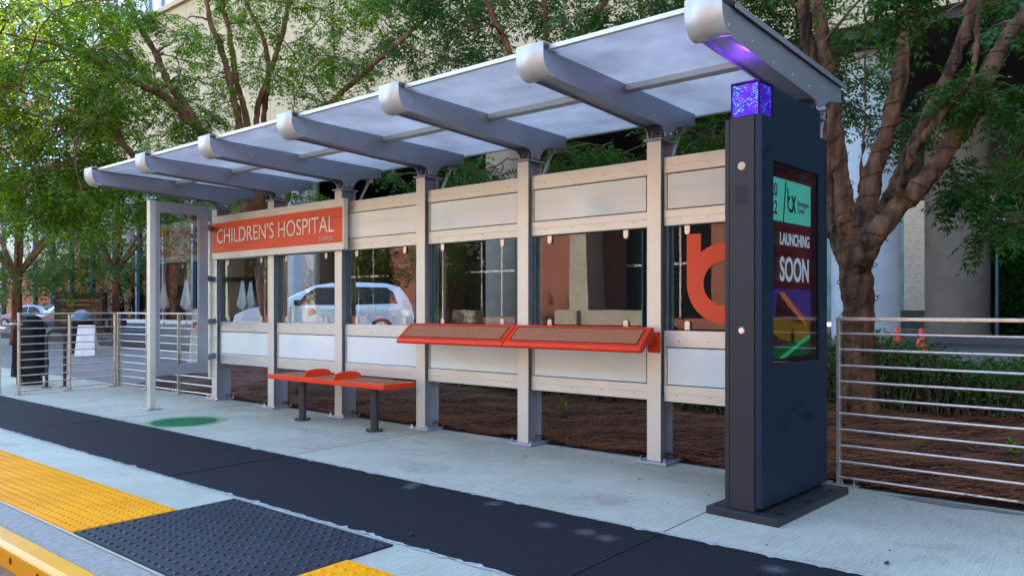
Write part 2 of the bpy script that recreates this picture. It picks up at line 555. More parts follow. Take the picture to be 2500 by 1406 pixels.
M['scr_white'] = emis(mat('screen_white', (.1, .1, .12), .3), (.5, .62, .75), 0.068)
M['scr_purple'] = emis(mat('screen_purple', (.03, .02, .1), .3, var=.5, scale=5), (.06, .04, .26), 0.049)
M['scr_yellow'] = emis(mat('screen_yellow', (.2, .12, .01), .3), (.22, .12, .01), 0.034)
M['scr_orange'] = emis(mat('screen_orange', (.3, .1, .02), .3, var=.4, scale=20), (.5, .15, .06), 0.049)
M['scr_green'] = emis(mat('screen_green', (.02, .2, .08), .3), (.02, .5, .18), 0.059)
M['scr_dgreen'] = emis(mat('screen_dark_green', (.01, .06, .03), .3), (.01, .1, .04), 0.039)
M['scrglass'] = glass_mat('display_cover_glass', (.85, .88, .92), .0, 0)

# ------------------------------------------------------------------ mesh builder
class MB:
    def __init__(s):
        s.v = []; s.f = []; s.m = []
    def add(s, vs, fs, mi=0):
        n = len(s.v)
        s.v += [tuple(p) for p in vs]
        s.f += [tuple(i + n for i in q) for q in fs]
        s.m += [mi] * len(fs)
        return s
    def box(s, x0, x1, y0, y1, z0, z1, mi=0):
        vs = [(x, y, z) for x in (x0, x1) for y in (y0, y1) for z in (z0, z1)]
        return s.add(vs, [(0, 1, 3, 2), (4, 6, 7, 5), (0, 4, 5, 1), (2, 3, 7, 6), (0, 2, 6, 4), (1, 5, 7, 3)], mi)
    def quad(s, a, b, c, d, mi=0):
        return s.add([a, b, c, d], [(0, 1, 2, 3)], mi)
    def poly(s, pts, mi=0):
        return s.add(pts, [tuple(range(len(pts)))], mi)
    def prism(s, pts, off, mi=0):
        """closed prism: planar polygon pts (3d) extruded by vector off"""
        n = len(pts)
        off = Vector(off)
        a = [Vector(p) for p in pts]
        vs = a + [p + off for p in a]
        fs = [tuple(range(n))[::-1], tuple(range(n, 2 * n))]
        fs += [(i, (i + 1) % n, n + (i + 1) % n, n + i) for i in range(n)]
        return s.add(vs, fs, mi)
    def tube(s, pts, rad, n=8, mi=0, cap=True):
        pts = [Vector(p) for p in pts]
        if not isinstance(rad, (list, tuple)):
            rad = [rad] * len(pts)
        base = len(s.v)
        up = Vector((0, 0, 1))
        prev = None
        for i, p in enumerate(pts):
            d = (pts[min(i + 1, len(pts) - 1)] - pts[max(i - 1, 0)])
            if d.length < 1e-9:
                d = Vector((0, 0, 1))
            d.normalize()
            if prev is None:
                a = d.cross(up)
                if a.length < .01:
                    a = d.cross(Vector((1, 0, 0)))
            else:
                a = prev - d * prev.dot(d)
            a.normalize()
            prev = a
            b = d.cross(a)
            for k in range(n):
                t = 2 * PI * k / n
                s.v.append(tuple(p + (a * math.cos(t) + b * math.sin(t)) * rad[i]))
        for i in range(len(pts) - 1):
            for k in range(n):
                q = (base + i * n + k, base + i * n + (k + 1) % n, base + (i + 1) * n + (k + 1) % n, base + (i + 1) * n + k)
                s.f.append(q); s.m.append(mi)
        if cap:
            s.f.append(tuple(base + k for k in range(n))[::-1]); s.m.append(mi)
            s.f.append(tuple(base + (len(pts) - 1) * n + k for k in range(n))); s.m.append(mi)
        return s
    def lathe(s, prof, c=(0, 0, 0), n=24, mi=0):
        base = len(s.v)
        for r, z in prof:
            for k in range(n):
                t = 2 * PI * k / n
                s.v.append((c[0] + r * math.cos(t), c[1] + r * math.sin(t), c[2] + z))
        for i in range(len(prof) - 1):
            for k in range(n):
                s.f.append((base + i * n + k, base + i * n + (k + 1) % n, base + (i + 1) * n + (k + 1) % n, base + (i + 1) * n + k)); s.m.append(mi)
        s.f.append(tuple(base + k for k in range(n))[::-1]); s.m.append(mi)
        s.f.append(tuple(base + (len(prof) - 1) * n + k for k in range(n))); s.m.append(mi)
        return s
    def build(s, name, m, parent=None, bevel=0, smooth=False, rot=None, loc=None):
        me = bpy.data.meshes.new(name)
        me.from_pydata(s.v, [], s.f)
        ms = m if isinstance(m, list) else [m]
        for x in ms:
            me.materials.append(x)
        if len(ms) > 1:
            me.polygons.foreach_set('material_index', s.m)
        if smooth:
            me.polygons.foreach_set('use_smooth', [True] * len(me.polygons))
        me.update()
        o = bpy.data.objects.new(name, me)
        col.objects.link(o)
        if parent:
            o.parent = parent
        if bevel:
            md = o.modifiers.new('bevel', 'BEVEL')
            md.width = bevel
            md.segments = 2
            md.limit_method = 'ANGLE'
            md.angle_limit = R(40)
        return o

def smooth_angle(o, a=40):
    me = o.data
    me.polygons.foreach_set('use_smooth', [True] * len(me.polygons))
    try:
        me.set_sharp_from_angle(angle=R(a))
    except Exception:
        pass
    return o

def tag(o, label=None, cat=None, group=None, kind=None):
    if label: o['label'] = label
    if cat: o['category'] = cat
    if group: o['group'] = group
    if kind: o['kind'] = kind
    return o

def thing(name, label, cat, loc=(0, 0, 0), rz=0, group=None):
    o = bpy.data.objects.new(name, None)
    o.empty_display_size = .2
    col.objects.link(o)
    o.location = loc
    o.rotation_euler = (0, 0, rz)
    return tag(o, label, cat, group)

def dup(root, loc=None, rz=None, label=None):
    def cp(o, par):
        c = o.copy()
        col.objects.link(c)
        if par: c.parent = par
        for ch in list(o.children):
            cp(ch, c)
        return c
    r = cp(root, None)
    if loc is not None: r.location = loc
    if rz is not None: r.rotation_euler = (0, 0, rz)
    if label: r['label'] = label
    return r

def text(name, s, size, m, parent, mtx, extrude=.001, xs=1., align='LEFT', offset=0., shear=0.):
    cu = bpy.data.curves.new(name, 'FONT')
    cu.body = s
    cu.size = size
    cu.extrude = extrude
    cu.align_x = align
    cu.offset = offset
    cu.shear = shear
    tmp = bpy.data.objects.new(name + '_tmp', cu)
    col.objects.link(tmp)
    dg = bpy.context.evaluated_depsgraph_get()
    dg.update()
    me = bpy.data.meshes.new_from_object(tmp.evaluated_get(dg))
    bpy.data.objects.remove(tmp)
    for v in me.vertices:
        v.co = mtx @ Vector((v.co.x * xs, v.co.y, v.co.z))
    me.materials.clear()
    me.materials.append(m)
    me.name = name
    o = bpy.data.objects.new(name, me)
    col.objects.link(o)
    o.parent = parent
    return o

def frame_mtx(o, x, y):
    """matrix mapping local x,y,z to origin o with axes x,y and their normal"""
    x = Vector(x).normalized(); y = Vector(y).normalized(); z = x.cross(y)
    m = Matrix(((x.x, y.x, z.x, o[0]), (x.y, y.y, z.y, o[1]), (x.z, y.z, z.z, o[2]), (0, 0, 0, 1)))
    return m

def struct(mb, name, m, **k):
    o = mb.build(name, m, **k)
    o['kind'] = 'structure'
    return o

# ================================================================== SETTING: ground
struct(MB().box(-400, 300, -300, 400, -.6, -.3), 'road', M['asphalt'])
# station platform and the plaza slab behind it
struct(MB().box(-60, 60, .15, 140, -.29, 0), 'plaza_pavement', M['concrete2'])
pf = MB()
pf.box(-60, 40, -1.6, .146, -.29, 0)
struct(pf, 'pavement', M['concrete'])
struct(MB().box(-60, 40, -2.62, -1.604, -.29, -.002), 'black_pavement_strip', M['blackconc'])
pf = MB()
pf.box(-60, 40, -3.62, -2.624, -.29, -.001)
struct(pf, 'pavement', M['concrete'])
kb = MB()
prof = [(-3.624, -.295), (-3.624, -.001), (-3.77, -.004), (-3.792, -.02), (-3.792, -.295)]
kb.prism([(-60, y, z) for y, z in prof], (100, 0, 0))
struct(kb, 'kerb', M['kerb'], bevel=.01)
# ragged grout lines along both edges of the black strip
rr = random.Random(3)
for nm, yy in (('grout_line', -1.602), ('grout_line', -2.622)):
    g = MB()
    x = -12.
    pa = None
    while x < 14:
        a = yy + rr.uniform(.004, .02) + (.02 if rr.random() < .1 else 0); b = yy - rr.uniform(.0, .02) - (.025 if rr.random() < .07 else 0)
        if pa:
            g.quad((pa[0], pa[1], .002), (pa[0], pa[2], .002), (x, b, .002), (x, a, .002))
        pa = (x, a, b)
        x += rr.uniform(.02, .06)
    struct(g, nm, M['grout'])
j = MB()
for x in (-6, -2.6, .8, 4.08, 7.49, 10.9):
    j.box(x - .006, x + .006, -2.6, -1.62, -.001, .0015)
struct(j, 'strip_joints', M['black'])
j = MB()
for x in (-6, -2.6, .8, 4.08, 7.49, 10.9):
    j.box(x - .004, x + .004, -1.58, .14, -.001, .0015)
struct(j, 'platform_joints', mat('concrete_joint', (.16, .16, .15), .9))  # dark joint lines across the concrete
# scuffs on the black strip, made in loop as chalky marks
for k, (px, py) in enumerate([(1000, 1190), (1010, 1183), (1205, 1230), (1430, 1300), (1480, 1315), (1890, 1391), (1330, 1283)]):
    d = CZ * F / (py - HY)
    p = D(px, py, d)
    o = MB().poly([(.15 * math.cos(t * PI / 8), .1 * math.sin(t * PI / 8), 0) for t in range(16)]).build('pavement_stain', M['scuff'])
    o.location = (p.x, p.y, .003 + k * .0004)
    o['kind'] = 'structure'
# damp patch near the right railing
rdp = random.Random(14)
pts_ = []
for t in range(60):
    a_ = t * PI / 30
    q = 1 + .22 * math.sin(3 * a_ + 1) + .15 * math.sin(7 * a_) + rdp.uniform(-.12, .12)
    pts_.append((math.cos(a_) * .36 * q, math.sin(a_) * .055 * q, 0))
o = MB().poly(pts_).build('pavement_stain', mat('damp_concrete', (.17, .175, .165), .7, var=.2, scale=40))
o.location = (8.62, .055, .003)
o['kind'] = 'structure'

# tactile paving
def tactile(name, x0, x1, y0, y1, sp, r, m, label, group=None):
    g = MB()
    g.box(x0, x1, y0, y1, -.004, .008)
    nx = int((x1 - x0) / sp); ny = int((y1 - y0) / sp)
    for i in range(nx):
        for k in range(ny):
            cx = x0 + (i + .5) * (x1 - x0) / nx
            cy = y0 + (k + .5) * (y1 - y0) / ny
            base = len(g.v)
            for rr_, zz in ((r, .008), (r * .8, .0125), (r * .4, .0145)):
                for t in range(10):
                    a = 2 * PI * t / 10
                    g.v.append((cx + rr_ * math.cos(a), cy + rr_ * math.sin(a), zz))
            for q in range(2):
                for t in range(10):
                    g.f.append((base + q * 10 + t, base + q * 10 + (t + 1) % 10, base + q * 10 + 10 + (t + 1) % 10, base + q * 10 + 10 + t)); g.m.append(0)
            g.f.append(tuple(base + 20 + t for t in range(10))); g.m.append(0)
    return tag(smooth_angle(g.build(name, m)), label, 'tactile paving', group)
tactile('tactile_paving', -.2, 5.055, -3.605, -3.03, .0575, .0145, M['yellow'], 'long yellow tactile paving strip with raised domes at the kerb, left of the dark mat')
tactile('tactile_paving', 5.065, 6.548, -3.605, -2.665, .0645, .0135, M['navy'], 'dark slate tactile paving mat with shiny raised domes')
tactile('tactile_paving', 6.558, 8.4, -3.605, -2.96, .066, .016, M['yellow'], 'yellow tactile paving corner at the bottom edge, right of the dark mat')
# yellow bumper along the kerb
b = MB()
prof = [(-3.797, .0), (-3.88, -.004), (-3.905, -.026), (-3.905, -.125), (-3.88, -.14), (-3.797, -.14)]
b.prism([(-8, y, z) for y, z in prof], (18, 0, 0))
bo = b.build('kerb_bumper', M['yellow2'], bevel=.008)
tag(bo, 'glossy yellow bumper rail with round holes fixed along the kerb face', 'bumper rail')
hb = MB()
for k in range(40):
    x = 5.08 - .36 * 12 + k * .36
    hb.lathe([(.018, 0), (.018, .003)], (0, 0, 0), 16)
    for i in range(len(hb.v) - 32, len(hb.v)):
        a, bb, c = hb.v[i]
        hb.v[i] = (x + a * .8, -3.9056 - c, -.068 + bb)
hb.build('bolt_holes', mat('bolt_hole_rust', (.12, .03, .01), .9), bo)
# green sprayed manhole
mh = thing('manhole_cover', 'round manhole cover sprayed bright green on the concrete', 'manhole cover', (1.63, -1.22, 0))
g = MB().lathe([(.3, .0015), (.3, .004), (.285, .0045), (.27, .003)], n=48)
for a in range(9):
    for c in range(9):
        x, y = (a - 4) * .055, (c - 4) * .055
        if math.hypot(x, y) < .24:
            g.box(x - .018, x + .018, y - .018, y + .018, .0035, .0065)
g.build('lid', M['green'], mh)
g = MB()
for i in range(48):
    a, c = 2 * PI * i / 48, 2 * PI * (i + 1) / 48
    g.quad(*[(r * math.cos(t), r * math.sin(t), .0035) for r, t in ((.3, a), (.325, a), (.325, c), (.3, c))])
g.build('rim', M['gap'], mh)
o = MB().poly([(.48 * math.cos(2 * PI * t / 40), .48 * math.sin(2 * PI * t / 40), .0055) for t in range(40)])
os_ = o.build('paint_overspray', M['overspray'], mh)
# litter on the concrete: small dead leaves
rr = random.Random(12)
lf = MB()
for k in range(130):
    x = rr.uniform(-2, 10.5); y = rr.choice([rr.uniform(-1.55, .1), rr.uniform(-3, .1)])
    a = rr.uniform(0, PI); l = rr.uniform(.006, .02) * (1.8 if rr.random() < .12 else 1)
    dx, dy = math.cos(a) * l, math.sin(a) * l
    lf.quad((x - dx, y - dy, .006), (x + dy * .4, y - dx * .4, .009), (x + dx, y + dy, .006), (x - dy * .4, y + dx * .4, .005))
tag(lf.build('leaf_litter', mat('dead_leaf', (.06, .04, .025), .8, island=.6)), 'scattered dry leaf crumbs on the platform concrete', 'leaf litter', kind='stuff')

# mulch bed of pine straw
rr = random.Random(5)
bed = MB()
def bed_h(x, y):
    return .02 + .05 * min(1, max(0, (y - .2) / .5)) + .05 * math.sin(x * 1.3 + y) * math.sin(y * 1.7 + .5 * x) * min(1, max(0, (y - .2))) + .02 * math.sin(x * 5.1) * math.sin(y * 6)
def bed_x0(y):
    return -2.5 - max(0, y - .2) * 1.05 if y < 2.3 else -4.75 - (y - 2.3) * .4
nx, ny = 150, 36
for jy in range(ny + 1):
    y = .155 + jy * (4.6 - .155) / ny
    for i in range(nx + 1):
        x0 = bed_x0(y)
        x = x0 + i * (14 - x0) / nx
        e = 0 if (i == 0) else 1
        yy = y + (rr.uniform(-.0, .02) if jy == 0 else rr.uniform(-.03, .03))
        bed.v.append((x, yy, .004 if jy == 0 else bed_h(x, y) * e + .004))
for jy in range(ny):
    for i in range(nx):
        a = jy * (nx + 1) + i
        bed.f.append((a, a + 1, a + nx + 2, a + nx + 1)); bed.m.append(0)
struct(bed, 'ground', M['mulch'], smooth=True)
ne = MB()
for k in range(42000):
    t = rr.random()
    y = .16 + 4.2 * rr.random() ** 1.3
    x0 = bed_x0(y)
    x = rr.uniform(max(x0, -4.5), 12.5)
    z = bed_h(x, y) + .004 + rr.uniform(0, .025)
    a = rr.gauss(0, .9)
    l = rr.uniform(.06, .14)
    dx, dy = math.cos(a) * l, math.sin(a) * l * .9
    nxx, nyy = -math.sin(a) * .003, math.cos(a) * .003
    dz = rr.uniform(-.012, .03); bz = rr.uniform(0, .02)
    y = max(y, .16 + abs(dy) - rr.random() ** 6 * .1)
    ne.add([(x - dx - nxx, y - dy - nyy, z), (x - dx + nxx, y - dy + nyy, z + .002), (x + nxx, y + nyy, z + bz + .002), (x - nxx, y - nyy, z + bz),
            (x + dx, y + dy, z + dz)], [(0, 1, 2, 3), (3, 2, 4)])
tag(ne.build('pine_straw', M['needle']), 'loose red-brown pine straw covering the planting bed', 'pine straw', kind='stuff')

# ================================================================== BUS SHELTER
PX = [1.3 * i for i in range(6)] + [7.65]
PW, PD, PH = .12, .2, 2.516
sh = thing('bus_shelter', 'silver bus shelter with seven posts, glass windows and translucent cantilever roof', 'bus shelter')
def make_post():
    g = MB()
    g.box(0, PW, 0, .012, .02, 2.5)
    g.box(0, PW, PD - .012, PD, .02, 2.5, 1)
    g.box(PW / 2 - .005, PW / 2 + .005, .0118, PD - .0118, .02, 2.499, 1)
    p = g.build('post', [M['silver'], M['silver_shade']], sh, bevel=.003)  # web and back flange get the shade-tinted copy of the paint
    g = MB().box(-.075, PW + .075, -.055, PD + .055, 0, .019)
    g.build('base_plate', M['silver_shade'], p, bevel=.004)
    g = MB()
    for bx, by in ((-.045, -.02), (PW + .045, -.02), (-.045, PD + .02), (PW + .045, PD + .02)):
        g.lathe([(.018, .0195), (.018, .022), (.0125, .0225), (.0125, .036), (.006, .0365), (.006, .055)], (bx, by, 0), 6)
    g.build('anchor_bolts', M['bolt'], p)
    g = MB().box(-.02, PW + .02, -.02, PD + .02, 2.5005, 2.516)
    # clevis lugs on the cap
    for lx in (.012, .088):
        g.prism([(lx, .03, 2.5165), (lx, .17, 2.5165), (lx, .15, 2.585), (lx, .05, 2.585)], (.014, 0, 0))
    g.build('cap_plate', M['silver_shade'], p, bevel=.002)
    g = MB().tube([(-.03, .1, 2.56), (PW + .04, .1, 2.56)], .011, 12)
    g.tube([(-.045, .1, 2.56), (-.028, .1, 2.56)], .02, 12)
    g.tube([(PW + .028, .1, 2.56), (PW + .052, .1, 2.56)], .018, 12)
    g.build('hinge_pin', M['bolt'], p, smooth=False)
    return p
def make_beam():
    g = MB()
    W0, W1 = -.02, .14   # two side plates
    def prof():
        pts = [(-1.55, 2.76), (-1.53, 2.71), (-1.49, 2.665), (-1.45, 2.645), (-.75, 2.625), (-.06, 2.605), (.0, 2.6), (.035, 2.57), (.045, 2.53), (.15, 2.53), (.165, 2.57), (.2, 2.615), (.27, 2.65), (.36, 2.668), (.55, 2.70), (.55, 2.8), (-1.55, 2.8)]
        return pts
    pts = prof()
    for x0 in (W0, W1 - .012):
        g.prism([(x0, y, z) for y, z in pts][::-1], (.012, 0, 0))
    g.box(W0 + .0125, W1 - .0125, -1.5, .54, 2.785, 2.797)
    # recessed lower channel
    for a, b, za, zb in ((-1.47, -.75, 2.662, 2.64), (-.75, -.02, 2.64, 2.62)):
        g.add([(W0 + .0125, a, za), (W1 - .0125, a, za), (W1 - .0125, b, zb), (W0 + .0125, b, zb)], [(0, 1, 2, 3)])
    b_ = g.build('roof_beam', M['silver_shade'], sh)
    smooth_angle(b_, 25)
    # rivets
    g = MB()
    for xx, sg in ((W1, 1), (W0, -1)):
        for y in (-1.42, -1.1, -.78, -.46, -.14, .2, .5):
            z = 2.70 if y < -1 else 2.66
            if y > .1: z = 2.73
            g.tube([(xx, y, z), (xx + sg * .004, y, z)], [.008, .005], 8)
        for y in (-1.2, -.7, -.2, .3):
            g.tube([(xx, y, 2.775), (xx + sg * .004, y, 2.775)], [.006, .004], 8)
    g.build('rivets', M['bolt'], b_)
    # rounded sheet nose wrapped round the front end
    g = MB()
    n = 12
    ring = [(-1.38, 2.834), (-1.555, 2.834), (-1.562, 2.828), (-1.563, 2.765)]
    for k in range(1, n + 1):
        a = PI / 2 * k / n
        ring.append((-1.463 - .1 * math.cos(a), 2.765 - .128 * math.sin(a)))
    ring.append((-1.43, 2.637))
    x0, x1 = -.045, .165
    for (ya, za) in ring:
        g.v += [(x0, ya, za), (x1, ya, za)]
    for k in range(len(ring) - 1):
        g.f.append((2 * k, 2 * k + 2, 2 * k + 3, 2 * k + 1)); g.m.append(0)
    nose = g.build('nose_cap', M['nose'], b_, smooth=True)
    md = nose.modifiers.new('thick', 'SOLIDIFY'); md.thickness = .008; md.offset = -1
    return b_
post = make_post(); beam = make_beam()
def make_brace():
    g = MB()
    g.tube([(.06, .215, 2.25), (.06, .44, 2.66)], .016, 10)
    g.box(.035, .085, .2, .23, 2.2, 2.3)
    g.box(.03, .09, .42, .47, 2.64, 2.7)
    return g.build('roof_brace', M['steel'], sh)
brace = make_brace()
for i, x in enumerate(PX):
    if i == 0:
        continue
    for o in (post, beam, brace):
        c = o.copy(); col.objects.link(c); c.parent = sh; c.location = (x, 0, 0)
        for ch in o.children:
            cc = ch.copy(); col.objects.link(cc); cc.parent = c
# roof sheets, trims, purlins
for i in range(6):
    x0, x1 = PX[i] + .06, PX[i + 1] + .06
    g = MB().box(x0 + .002, x1 - .002, -1.47, .6, 2.8, 2.816)
    g.build('roof_sheet', M['poly'], sh)
    MB().box(x0 + .106, x1 - .106, -1.5, -1.472, 2.795, 2.823).build('roof_edge_trim', M['silver'], sh, bevel=.002)
    MB().box(x0 + .001, x1 - .001, .602, .63, 2.79, 2.82).build('roof_edge_trim', M['silver'], sh, bevel=.002)
    g = MB().box(x0 + .082, x1 - .082, -.56, -.47, 2.755, 2.797)
    g.build('purlin', M['silver'], sh, bevel=.003)
# outermost roof cover plates over end beams
for xe in (PX[0], PX[6]):
    g = MB().box(xe - .035, xe + .162, -1.38, .62, 2.8205, 2.835)
    g.box(xe + .1555, xe + .162, -1.38, .62, 2.80, 2.8205)
    g.build('roof_end_flashing', M['silver_shade'], sh, bevel=.002)
# wall bays
FY0, FY1 = .045, .125
rr = random.Random(2)
for i in range(6):
    x0, x1 = PX[i] + PW + .004, PX[i + 1] - .004
    if i in (0, 1, 2, 3, 4, 5):
        fr = None
        for z0, z1 in ((2.245, 2.37), (1.84, 1.962), (.905, 1.03), (.485, .61)):
            g = MB().box(x0, x1, FY0, FY1, z0, z1)
            zm = (z0 + z1) / 2
            a, b_ = (z0 + .004, zm) if z0 > 2 or .8 < z0 < 1 else (zm, z1 - .004)
            g.box(x0 + .001, x1 - .001, FY0 - .003, FY0 + .001, a, b_)
            rl = g.build('wall_rail', M['silver'], sh, bevel=.002)
            fr = fr or rl
        for a, b in ((x0, x0 + .022), (x1 - .022, x1)):
            for za, zb in ((1.9625, 2.2445), (.6105, .9045)):
                MB().box(a, b, FY0 + .002, FY1 - .002, za, zb).build('panel_stile', M['silver'], sh, bevel=.002)
        g = MB()
        for z in (2.31, 1.90, .965, .55):
            for k in range(4):
                x = x0 + (x1 - x0) * (k + .5) / 4 + rr.uniform(-.02, .02)
                g.tube([(x, FY0 - .003, z - .012), (x, FY0 - .006, z - .012)], [.006, .004], 8)
        g.build('rivets', M['bolt'], fr)
        # dark gaskets around infill
        for z0, z1 in ((1.963, 2.244), (.611, .904)):
            g = MB().box(x0 + .023, x1 - .023, FY0 + .012, FY0 + .018, z0, z1)
            g.build('gasket', M['gap'], fr)
            g = MB().box(x0 + .03, x1 - .03, FY0 + .004, FY0 + .0115, z0 + .007, z1 - .007)
            g.build('frosted_panel', M['frost'], sh)
        # window: jambs, glass, clips
        for a, b in ((x0, x0 + .03), (x1 - .03, x1)):
            MB().box(a, b, FY0 + .02, FY1 - .01, 1.0305, 1.8395).build('window_jamb', M['mull'], sh, bevel=.002)
        wx0, wx1 = x0 + .075, x1 - .075
        g = MB().quad((wx0, FY0 + .02, 1.045), (wx1, FY0 + .02, 1.045), (wx1, FY0 + .02, 1.828), (wx0, FY0 + .02, 1.828))
        wp = g.build('window_pane', M['pane'], sh)
        g = MB()
        g.box(wx0 - .005, wx0, FY0 + .014, FY0 + .026, 1.045, 1.828)
        g.box(wx1, wx1 + .005, FY0 + .014, FY0 + .026, 1.045, 1.828)
        g.build('glass_edge', M['gedge'], wp)
        for cx in (wx0 + .12, wx1 - .14):
            for zt, sg in ((1.829, -1), (1.042, 1)):
                g = MB()
                pts = [(cx - .022, FY0 + .001, zt + sg * -.004), (cx + .022, FY0 + .001, zt + sg * -.004)]
                for k in range(9):
                    a = PI * k / 8
                    pts.append((cx + .022 * math.cos(a), FY0 + .001, zt + sg * (.045 + .022 * math.sin(a))))
                g.prism(pts, (0, .012, 0))
                c = g.build('glass_clip', M['steel'], wp, bevel=.003)
# the orange half-ring logo on the last window
lg = MB()
cx, cz, ro, ri = 7.11, 1.388, .3, .165
yy = FY0 + .0165
pts = []
for k in range(25):
    a = R(82 + (284 - 82) * k / 24)
    pts.append((math.cos(a), math.sin(a)))
for (a, b), (c, d) in zip(pts[:-1], pts[1:]):
    lg.quad((cx + ro * a, yy, cz + ro * b), (cx + ri * a, yy, cz + ri * b), (cx + ri * c, yy, cz + ri * d), (cx + ro * c, yy, cz + ro * d))
lg.quad((6.81, yy - .001, 1.39), (6.925, yy - .001, 1.39), (6.925, yy - .001, 1.765), (6.81, yy - .001, 1.765))
# the matching stroke of the mark, running on behind the kiosk
lg.quad((7.2, yy - .001, 1.76), (7.26, yy - .001, 1.76), (7.5, yy - .001, 1.1), (7.42, yy - .001, 1.1))
lg.quad((7.44, yy - .0015, 1.76), (7.51, yy - .0015, 1.76), (7.27, yy - .0015, 1.1), (7.2, yy - .0015, 1.1))
lo = lg.build('window_logo', mat('logo_red', (.7, .09, .035), .5, var=.03), sh)
lo['label'] = 'orange-red curved letter logo on the last window'

# station sign
sg = thing('station_sign', 'orange sign reading CHILDREN\'S HOSPITAL STATION with dotted silver borders', 'station sign', (1.48, -.05, 1.84))
g = MB().box(-1.355, 1.355, -.012, .048, 0, .555)
sb = g.build('backing_panel', M['silver'], sg, bevel=.003)
g = MB().box(-1.345, 1.335, -.016, -.0125, .08, .465)
of = g.build('orange_face', M['signorange'], sg)
# halftone dots on the borders
g = MB()
for row in range(5):
    for k in range(90):
        for zb in (.01, .478):
            x = -1.34 + k * .03 + (row % 2) * .015
            z = zb + row * .0145
            g.poly([(x + .005 * math.cos(t * PI / 3), -.0135, z + .005 * math.sin(t * PI / 3)) for t in range(6)])
g.build('dot_pattern', M['whitepaint'], sb)
g = MB()
def strip(pl, wd, y):
    for (xa, za), (xb, zb) in zip(pl[:-1], pl[1:]):
        d = Vector((xb - xa, zb - za)); L_ = d.length; n = Vector((-d.y, d.x)) / L_ * wd / 2
        g.quad((xa - n.x, y, za - n.y), (xb - n.x, y, zb - n.y), (xb + n.x, y, zb + n.y), (xa + n.x, y, za + n.y))
strip([(-1.3, .415), (-1.12, .36)], .008, -.0175)
strip([(-1.12, .36), (-.99, .3), (-.98, .25), (-1.02, .2), (-1.04, .16), (-.96, .13), (-.6, .13), (-.6, .17), (-.27, .19), (-.25, .3), (-.2, .33), (1.33, .36)], .008, -.0177)
g.build('map_line', M['signline'], of)
g = MB()
strip([(-1.345, .42), (1.335, .42)], .003, -.0168)
strip([(-1.345, .125), (1.335, .125)], .003, -.0168)
for k in range(13):
    x = -1.2 + k * .2
    strip([(x, .42), (x + .03, .455)], .003, -.0169)
    strip([(x + .06, .09), (x + .06, .125)], .003, -.0169)
g.build('faint_street_lines', M['signfaint'], of)
mt = frame_mtx((-1.235, -.018, .2), (1, 0, 0), (0, 0, 1))
t0 = text('lettering', "CHILDREN'S HOSPITAL", .2, M['letteredge'], sg, mt, .001, 1, offset=.0015)
bb = [v.co.x for v in t0.data.vertices]; wtxt = max(bb) - min(bb)
xs = 2.43 / wtxt
bpy.data.objects.remove(t0)
def sgn_txt(s, size, x, z, xs, align='LEFT'):
    text('letter_outline', s, size, M['letteredge'], sg, frame_mtx((x + .005, -.0175, z - .005), (1, 0, 0), (0, 0, 1)), .0005, xs, align, offset=.0005)
    text('lettering', s, size, M['letter'], sg, frame_mtx((x, -.0205, z), (1, 0, 0), (0, 0, 1)), .001, xs, align, offset=-.0015)
sgn_txt("CHILDREN'S HOSPITAL", .265, -1.235, .2, xs * .2 / .265)
sgn_txt("STATION", .077, 1.19, .105, .8, 'RIGHT')

# red leaning rail
lr = thing('leaning_rail', 'red leaning rail with two tan textured pads fixed to the shelter posts', 'leaning rail', (5.3, 0, .9))
y1, z1, y2, z2 = -.135, 1.062, -.315, .915
for x0, x1 in ((3.965, 5.29), (5.3, 6.625)):
    g = MB()
    nrm = Vector((0, -(z1 - z2), -(y1 - y2))).normalized()
    nrm = Vector((0, -(z1 - z2), (y1 - y2))).normalized()
    ax, bx_ = x0 - 5.3, x1 - 5.3
    prof = [(y1 + .03, z1 - .9 - .012), (y1, z1 - .9), (y2, z2 - .9), (y2 - .012, z2 - .9 - .025), (y2 + .004, z2 - .9 - .045), (y2 + .04, z2 - .9 - .04), (y1 + .03, z1 - .9 - .045)]
    g.prism([(ax, y, z) for y, z in prof], (bx_ - ax, 0, 0))
    fr = g.build('pad_frame', M['red'], lr, bevel=.006)
    g = MB()
    off = Vector((0, -.632, .774)) * .0035
    e = .05
    def on(t, x):
        return Vector((x, y1 + (y2 - y1) * t, z1 - .9 + (z2 - z1) * t)) + off
    a, b_, c, d = on(.14, ax + e), on(.86, ax + e), on(.86, bx_ - e), on(.14, bx_ - e)
    g.prism([a, b_, c, d], off * -.8)
    g.build('tan_pad', M['cork'], lr)
    g = MB()
    for (p, q) in ((a, b_), (b_, c), (c, d), (d, a)):
        g.tube([p, q], .003, 6)
    g.build('pad_seam', M['gap'], fr)
for xc in (3.96, 5.26, 6.56):
    g = MB().box(xc - 5.3 - .045, xc - 5.3 + .06, -.012, -.0005, -.04, .12)
    g.box(xc - 5.3 - .02, xc - 5.3 + .02, -.16, -.0125, .02, .075)
    g.box(xc - 5.3 - .026, xc - 5.3 + .026, -.03, -.0125, .012, .083)
    br = g.build('bracket', M['red'], lr, bevel=.003)
    g = MB()
    for a, b_ in ((-.035, -.028), (.05, -.028), (-.035, .108), (.05, .108)):
        g.tube([(xc - 5.3 + a, -.0125, b_), (xc - 5.3 + a, -.015, b_)], .005, 8)
    g.build('screws', M['gap'], br)

